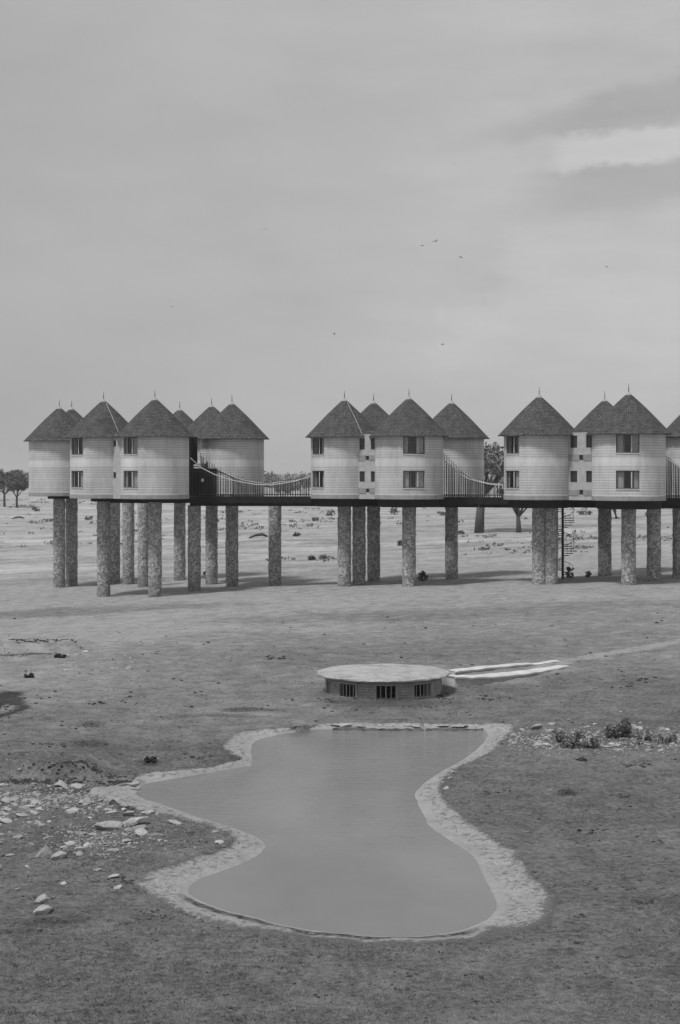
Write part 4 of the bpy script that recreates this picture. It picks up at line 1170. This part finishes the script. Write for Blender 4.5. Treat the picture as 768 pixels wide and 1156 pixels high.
def shrub(px, py, w, h, label, seed, leaf='leaf_dark', n=500, ls=.12, group='shrubs and weeds', name='shrub'):
    g = gp(px, py); rg = random.Random(seed); s_ = g.y / F; W, H = w * s_ / 2, h * s_
    t_ = thing(name, label, 'shrub', (g.x, g.y, g.z), 0, group)
    cl = [(rg.uniform(-.85, .85) * W, rg.uniform(-.6, .6) * W, H * rg.uniform(.15, .95), W * rg.uniform(.15, .42)) for _ in range(13)]
    st = MB()
    for c_ in cl: st.tube([(c_[0] * .15, c_[1] * .15, -.04), (c_[0] * .6, c_[1] * .6, c_[2] * .6), c_[:3]], [.02 + .01 * W, .015, .006], 5)
    obj('stem', st.build('stem', 'bark', True), t_)
    V_, F_ = leaf_cloud(cl, n, ls, seed, min(1.2, H / W * .8)); obj('foliage', npmesh('foliage', V_, F_, leaf, False), t_)
    return t_
shrub(700, 833, 32, 22, 'largest dark bush in the rubble strip right of the pond', 41, 'leaf', n=700, ls=.05)
shrub(645, 842, 30, 17, 'low grey leafy weed at the left end of the rubble strip', 42, 'leaf_pale', 330, .05)
shrub(668, 844, 20, 14, 'small weed in the rubble strip between the low grey weed and the largest bush', 43, 'leaf_pale', 220, .05)
shrub(632, 838, 16, 13, 'tiny weed touching the left side of the low grey weed', 44, 'leaf_pale', 150, .05)
shrub(727, 836, 22, 12, 'pale scrubby weed just right of the largest bush', 45, 'leaf_pale', 170, .05)
shrub(752, 838, 26, 11, 'pale scrubby weed at the right edge of the rubble strip', 46, 'leaf_pale', 170, .05)
shrub(477, 656, 11, 10, 'little dark bush in the shade under the middle cluster', 47, 'leaf', n=100, ls=.17)
shrub(643.5, 652, 9, 13, 'little dark bush at the foot of the spiral stair', 48, 'leaf', n=100, ls=.17)
shrub(665, 652, 6, 7, 'tiny bush on sand between the spiral stair and a dark pillar', 49, 'leaf', n=40, ls=.17)
shrub(233, 655, 12, 12, 'dark bush in shade between the pillars of the left cluster', 50, 'leaf', n=86, ls=.17)
shrub(67, 743, 14, 4, 'dark low bush in the washed-out gully at left', 51, n=260, ls=.08)
shrub(33, 765, 9, 4, 'small dark tussock on pale soil near the left edge', 52, n=200, ls=.08)
shrub(170, 862, 13, 5, 'dark tussock behind the concrete spout of the pond', 53, n=260, ls=.06)
# bushes dotted over the far plain
k = 0
for px, py, w, h in ((374, 582, 12, 6), (446, 581, 10, 9), (356, 588, 8, 3), (452, 616, 4, 4), (334, 604, 7, 2.5), (240, 589, 14, 3), (100, 586, 10, 3), (660, 581, 16, 4), (500, 582, 14, 4), (352, 632, 6, 2), (364, 631, 6, 2), (40, 577, 10, 4), (735, 583, 12, 4), (520, 603, 6, 2), (175, 583, 12, 3)):
    k += 1
    shrub(px, py, w, h, 'small scrubby bush on the open plain behind the pillars', 100 + k, 'leaf_pale', 90, .36, 'bushes on the far plain', 'plain_bush')
def plain_scrub():
    rg = np.random.default_rng(18); cl = []
    for _ in range(620):
        Y = 165 + 420 * rg.random() ** 1.3; X = rg.uniform(-.27, .27) * Y
        if vnoise(X * .03, Y * .02 + 7) < .42: continue
        z = float(ground_base(X, Y)); w = rg.uniform(.15, .55) * (1 + Y / 400)
        for q in range(rg.integers(1, 4)): cl.append((X + rg.normal(0, w * 1.6), Y + rg.normal(0, w), z + w * .15, w))
    V_, F_ = leaf_cloud(cl, 9000, .22, 15, .4)
    tag(obj('low_scrub', npmesh('low_scrub', V_, F_, 'leaf_pale', False)), 'low dry scrub dotted over the plain behind the huts', 'scrub', None, 'stuff')
plain_scrub()
# far woodland (one mass) and hills
def far_wood():
    rg = np.random.default_rng(8); cl = []
    for _ in range(1100):
        Y = rg.uniform(620, 1500); X = rg.uniform(-.55, .55) * Y
        z = float(ground_base(X, Y)); hgt = rg.uniform(4, 9.5) * (1 + Y / 4000)
        for q in range(3): cl.append((X + rg.normal(0, 2.4), Y + rg.normal(0, 2), z + hgt * rg.uniform(.3, .8), rg.uniform(1.8, 3.6)))
    V_, F_ = leaf_cloud(cl, 72000, .85, 5, .8)
    tag(obj('far_wood', npmesh('far_wood', V_, F_, 'leaf', False)), 'distant scrub woodland along the horizon', 'woodland', None, 'stuff')
far_wood()
def hills():
    n_ = 160; X = np.linspace(-2600, 2600, n_); V_ = []; 
    prof = 4 + 9 * fbm(X * .0031 + 3, X * 0 + 1, 4) + 9 * np.exp(-((X + 720) / 150) ** 2)
    for j, (dy, s_) in enumerate(((0, 0), (160, .45), (330, .82), (520, 1.0), (800, .7), (1200, 0))):
        V_.append(np.column_stack([X, 3600 + dy + 60 * np.sin(X * .004), prof * s_ + fbm(X * .01, X * 0 + j, 3) * 4 * s_ - 2]))
    V_ = np.concatenate(V_); F_ = np.array([(j * n_ + i, j * n_ + i + 1, (j + 1) * n_ + i + 1, (j + 1) * n_ + i) for j in range(5) for i in range(n_ - 1)])
    tag(obj('hills', npmesh('hills', V_, F_, 'hill', True)), 'low wooded hills on the horizon', None, None, 'structure')
M['hill'] = simple('wooded_hill', .09, .95, .35, .02, 0, .01)
hills()
# dead logs on the plain
for px, py, L, a, label in ((20, 586, 14, .1, 'fallen dead log on the plain at far left'), (292, 608, 24, .35, 'long bleached branch lying on the plain between the left pillars'), (58, 589, 14, .2, 'dark fallen branch on the plain behind the leftmost pillars')):
    g = gp(px, py); l = L * g.y / F / 2
    me = MB().tube([(-l, -.4, .0), (-l * .3, 0, .35), (l * .4, .2, .45), (l, .6, .15)], [.1, .2, .22, .12], 8).build('fallen_log', 'log', True)
    o_ = obj('fallen_log', me, None, g); o_.rotation_euler = (0, 0, a); tag(o_, label, 'log')
# pale sand berm round the thick tree
g = gp(541, 603)
# ================================================================== BIRDS
def bird_mesh(up):
    b = MB()
    b.tube([(0, -.30, 0), (0, -.2, .01), (0, 0, .015), (0, .18, .01), (0, .34, 0)], [.012, .05, .065, .04, .012], 8)
    for s_ in (-1, 1):
        t1 = .012
        pts = [(.03 * s_, -.11, .02), (.03 * s_, .10, .02), (.30 * s_, .10, .02 + up), (.30 * s_, -.13, .02 + up), (.68 * s_, .0, .02 + up * .5), (.68 * s_, -.07, .02 + up * .5)]
        vs = pts + [(x, y, z - t1) for x, y, z in pts]
        fs = [(0, 1, 2, 3), (3, 2, 4, 5), (6, 9, 8, 7), (9, 11, 10, 8), (0, 3, 9, 6), (1, 7, 8, 2), (3, 5, 11, 9), (2, 8, 10, 4), (4, 10, 11, 5)]
        b.add(vs, fs if s_ > 0 else [f[::-1] for f in fs])
    b.add([(-.05, .32, 0), (.05, .32, 0), (.09, .46, 0), (-.09, .46, 0), (-.05, .32, -.012), (.05, .32, -.012), (.09, .46, -.012), (-.09, .46, -.012)], [(0, 1, 2, 3), (7, 6, 5, 4), (0, 4, 5, 1), (2, 6, 7, 3), (0, 3, 7, 4), (1, 5, 6, 2)])
    return b.build('bird', 'bird')
BM = [bird_mesh(.12), bird_mesh(-.06), bird_mesh(.22)]
for i, (px, py, Y, label) in enumerate(((514, 186, 250, 'highest dark bird, alone right of centre in the sky'), (477, 277, 300, 'left bird of three flying close together'), (492, 272.5, 280, 'middle bird of three flying close together'), (520.5, 290.5, 330, 'right and lowest bird of three flying close together'),
      (685, 301, 330, 'lone dark bird in the right part of the sky'), (299.5, 259, 330, 'lone dark bird left of centre high above the walkway'), (377.5, 377, 340, 'lowest dark bird, above the middle cluster roofs'), (194.5, 346, 350, 'lone dark bird above the left cluster roofs'), (500, 389, 350, 'faint dark bird low above the middle cluster, right of the lowest one'))):
    o_ = obj('bird', BM[i % 3], None, at(px, py, Y)); o_.rotation_euler = (.15, .25 * (-1) ** i, i * 1.3); o_.scale = (.9,) * 3
    tag(o_, label, 'bird', 'birds in the sky')

# ------------------------------------------------------------------ haze
def haze():
    mt_ = bpy.data.materials.new('haze_air'); mt_.use_nodes = True; nt = mt_.node_tree
    nt.nodes.remove(nt.nodes['Principled BSDF'])
    v_ = nt.nodes.new('ShaderNodeVolumePrincipled'); v_.inputs['Color'].default_value = g3(.95); v_.inputs['Density'].default_value = .00020
    nt.links.new(v_.outputs[0], nt.nodes['Material Output'].inputs['Volume'])
    M['haze'] = mt_; lo = float(gz.min()) - 1.5
    tag(obj('haze', MB().box(-8000, 8000, -600, 13000, lo, 62).build('haze', 'haze')), 'thin pale haze over the plain', None, None, 'stuff')
if True: haze()

# ================================================================== SKY, SUN, CAMERA
SUN_EL, SUN_AZ = math.radians(62), math.radians(226)     # azimuth clockwise from +Y: behind the camera, to the left
W = bpy.data.worlds.new('World'); S.world = W; W.use_nodes = True
t = NT(W.node_tree); bg = W.node_tree.nodes['Background']
sky = t.new('ShaderNodeTexSky', sky_type='NISHITA'); sky.sun_disc = False; sky.sun_elevation = SUN_EL; sky.sun_rotation = SUN_AZ
sky.air_density = 1.0; sky.dust_density = 3.0; sky.ozone_density = 1.0
bw = t.new('ShaderNodeRGBToBW'); t.link(sky.outputs[0], bw.inputs[0])
tc = t.new('ShaderNodeTexCoord'); D = tc.outputs['Generated']
sx = t.new('ShaderNodeSeparateXYZ'); t.link(D, sx.inputs[0]); A, E = sx.outputs[0], sx.outputs[2]
wn = t.math('SUBTRACT', t.noise(t.scalevec(D, (1, 1, 1.6)), 38, 6, .62), .5)
wn2 = t.math('SUBTRACT', t.noise(t.scalevec(D, (1, 1, 2.4)), 5, 5, .6), .5)
e = t.math('ADD', E, t.math('MULTIPLY', wn, .020))
e = t.math('SUBTRACT', e, t.math('MULTIPLY', t.math('SUBTRACT', A, .17), .075))
def ss(v, a, b_): return t.mapr(v, a, b_, 0, 1, True)
def mul(*q):
    r = q[0]
    for k_ in q[1:]: r = t.math('MULTIPLY', r, k_)
    return r
up = t.math('SUBTRACT', e, t.math('MULTIPLY', t.math('SUBTRACT', A, .17), .17))
upper = mul(ss(e, .204, .212), t.mapr(up, .224, .238, 1, 0, True), ss(A, .05, .15))
gap = mul(ss(e, .185, .191), t.mapr(e, .205, .212, 1, 0, True), ss(t.math('ADD', A, t.math('MULTIPLY', wn, .05)), .115, .145))
lower = mul(ss(e, .150, .170), t.mapr(e, .184, .190, 1, 0, True), ss(A, .095, .15))
low2 = mul(ss(e, .062, .078), t.mapr(e, .085, .11, 1, 0, True), ss(A, .03, .14))
stre = t.math('SUBTRACT', t.noise(t.scalevec(D, (1, 1, 5.5)), 7, 6, .62), .5)
cl = t.mapr(wn2, -.22, .22, .428, .494)
cl = t.math('ADD', cl, t.mapr(A, -.2, .2, -.030, .038))
cl = t.math('ADD', cl, mul(t.mapr(t.math('ABSOLUTE', t.math('SUBTRACT', E, .09)), 0, .07, 1, 0, True), ss(A, -.04, .08), .035))
cl = t.math('ADD', cl, mul(stre, t.mapr(A, -.15, .15, .025, .17)))
cumul = mul(ss(t.math('ADD', A, t.math('ADD', t.math('MULTIPLY', wn, .12), t.math('MULTIPLY', t.math('SUBTRACT', E, .12), -.55))), .075, .10), t.mapr(E, .145, .18, 1, 0, True), ss(E, .05, .08))
cl = t.math('ADD', cl, mul(cumul, .035))
cl = t.math('SUBTRACT', cl, mul(upper, .085)); cl = t.math('ADD', cl, mul(gap, .075)); cl = t.math('SUBTRACT', cl, mul(lower, .08)); cl = t.math('SUBTRACT', cl, mul(low2, .03))
SKYK = .10
mixv = t.mix(.90, bw.outputs[0], t.math('DIVIDE', t.math('MULTIPLY', cl, .865), SKYK))
t.link(t.grey(mixv), bg.inputs['Color']); bg.inputs['Strength'].default_value = SKYK
sd = bpy.data.lights.new('sun', 'SUN'); sd.energy = 2.4; sd.angle = math.radians(9); sd.color = (1, 1, 1)
so = bpy.data.objects.new('sun', sd); COL.objects.link(so)
dirv = Vector((math.sin(SUN_AZ) * math.cos(SUN_EL), math.cos(SUN_AZ) * math.cos(SUN_EL), math.sin(SUN_EL)))
so.rotation_euler = dirv.to_track_quat('Z', 'Y').to_euler(); so.location = (-40, -40, 80)

cam = bpy.data.cameras.new('camera'); co = bpy.data.objects.new('camera', cam); COL.objects.link(co); S.camera = co
co.location = (0, 0, CAMZ); co.rotation_euler = (PI / 2, 0, 0)
cam.sensor_fit = 'HORIZONTAL'; cam.sensor_width = 24.0; cam.lens = 24.0 * F / 768.0
cam.shift_x = 0; cam.shift_y = -(578.0 - HY) / 768.0 * (1 if True else 1)
# sensor_fit horizontal: shifts are in units of the sensor width over the larger picture side
cam.clip_start = .1; cam.clip_end = 30000
S.view_settings.view_transform = 'Standard'; S.view_settings.look = 'None'; S.view_settings.exposure = 0.245; S.view_settings.gamma = 1
S.view_settings.use_curve_mapping = False
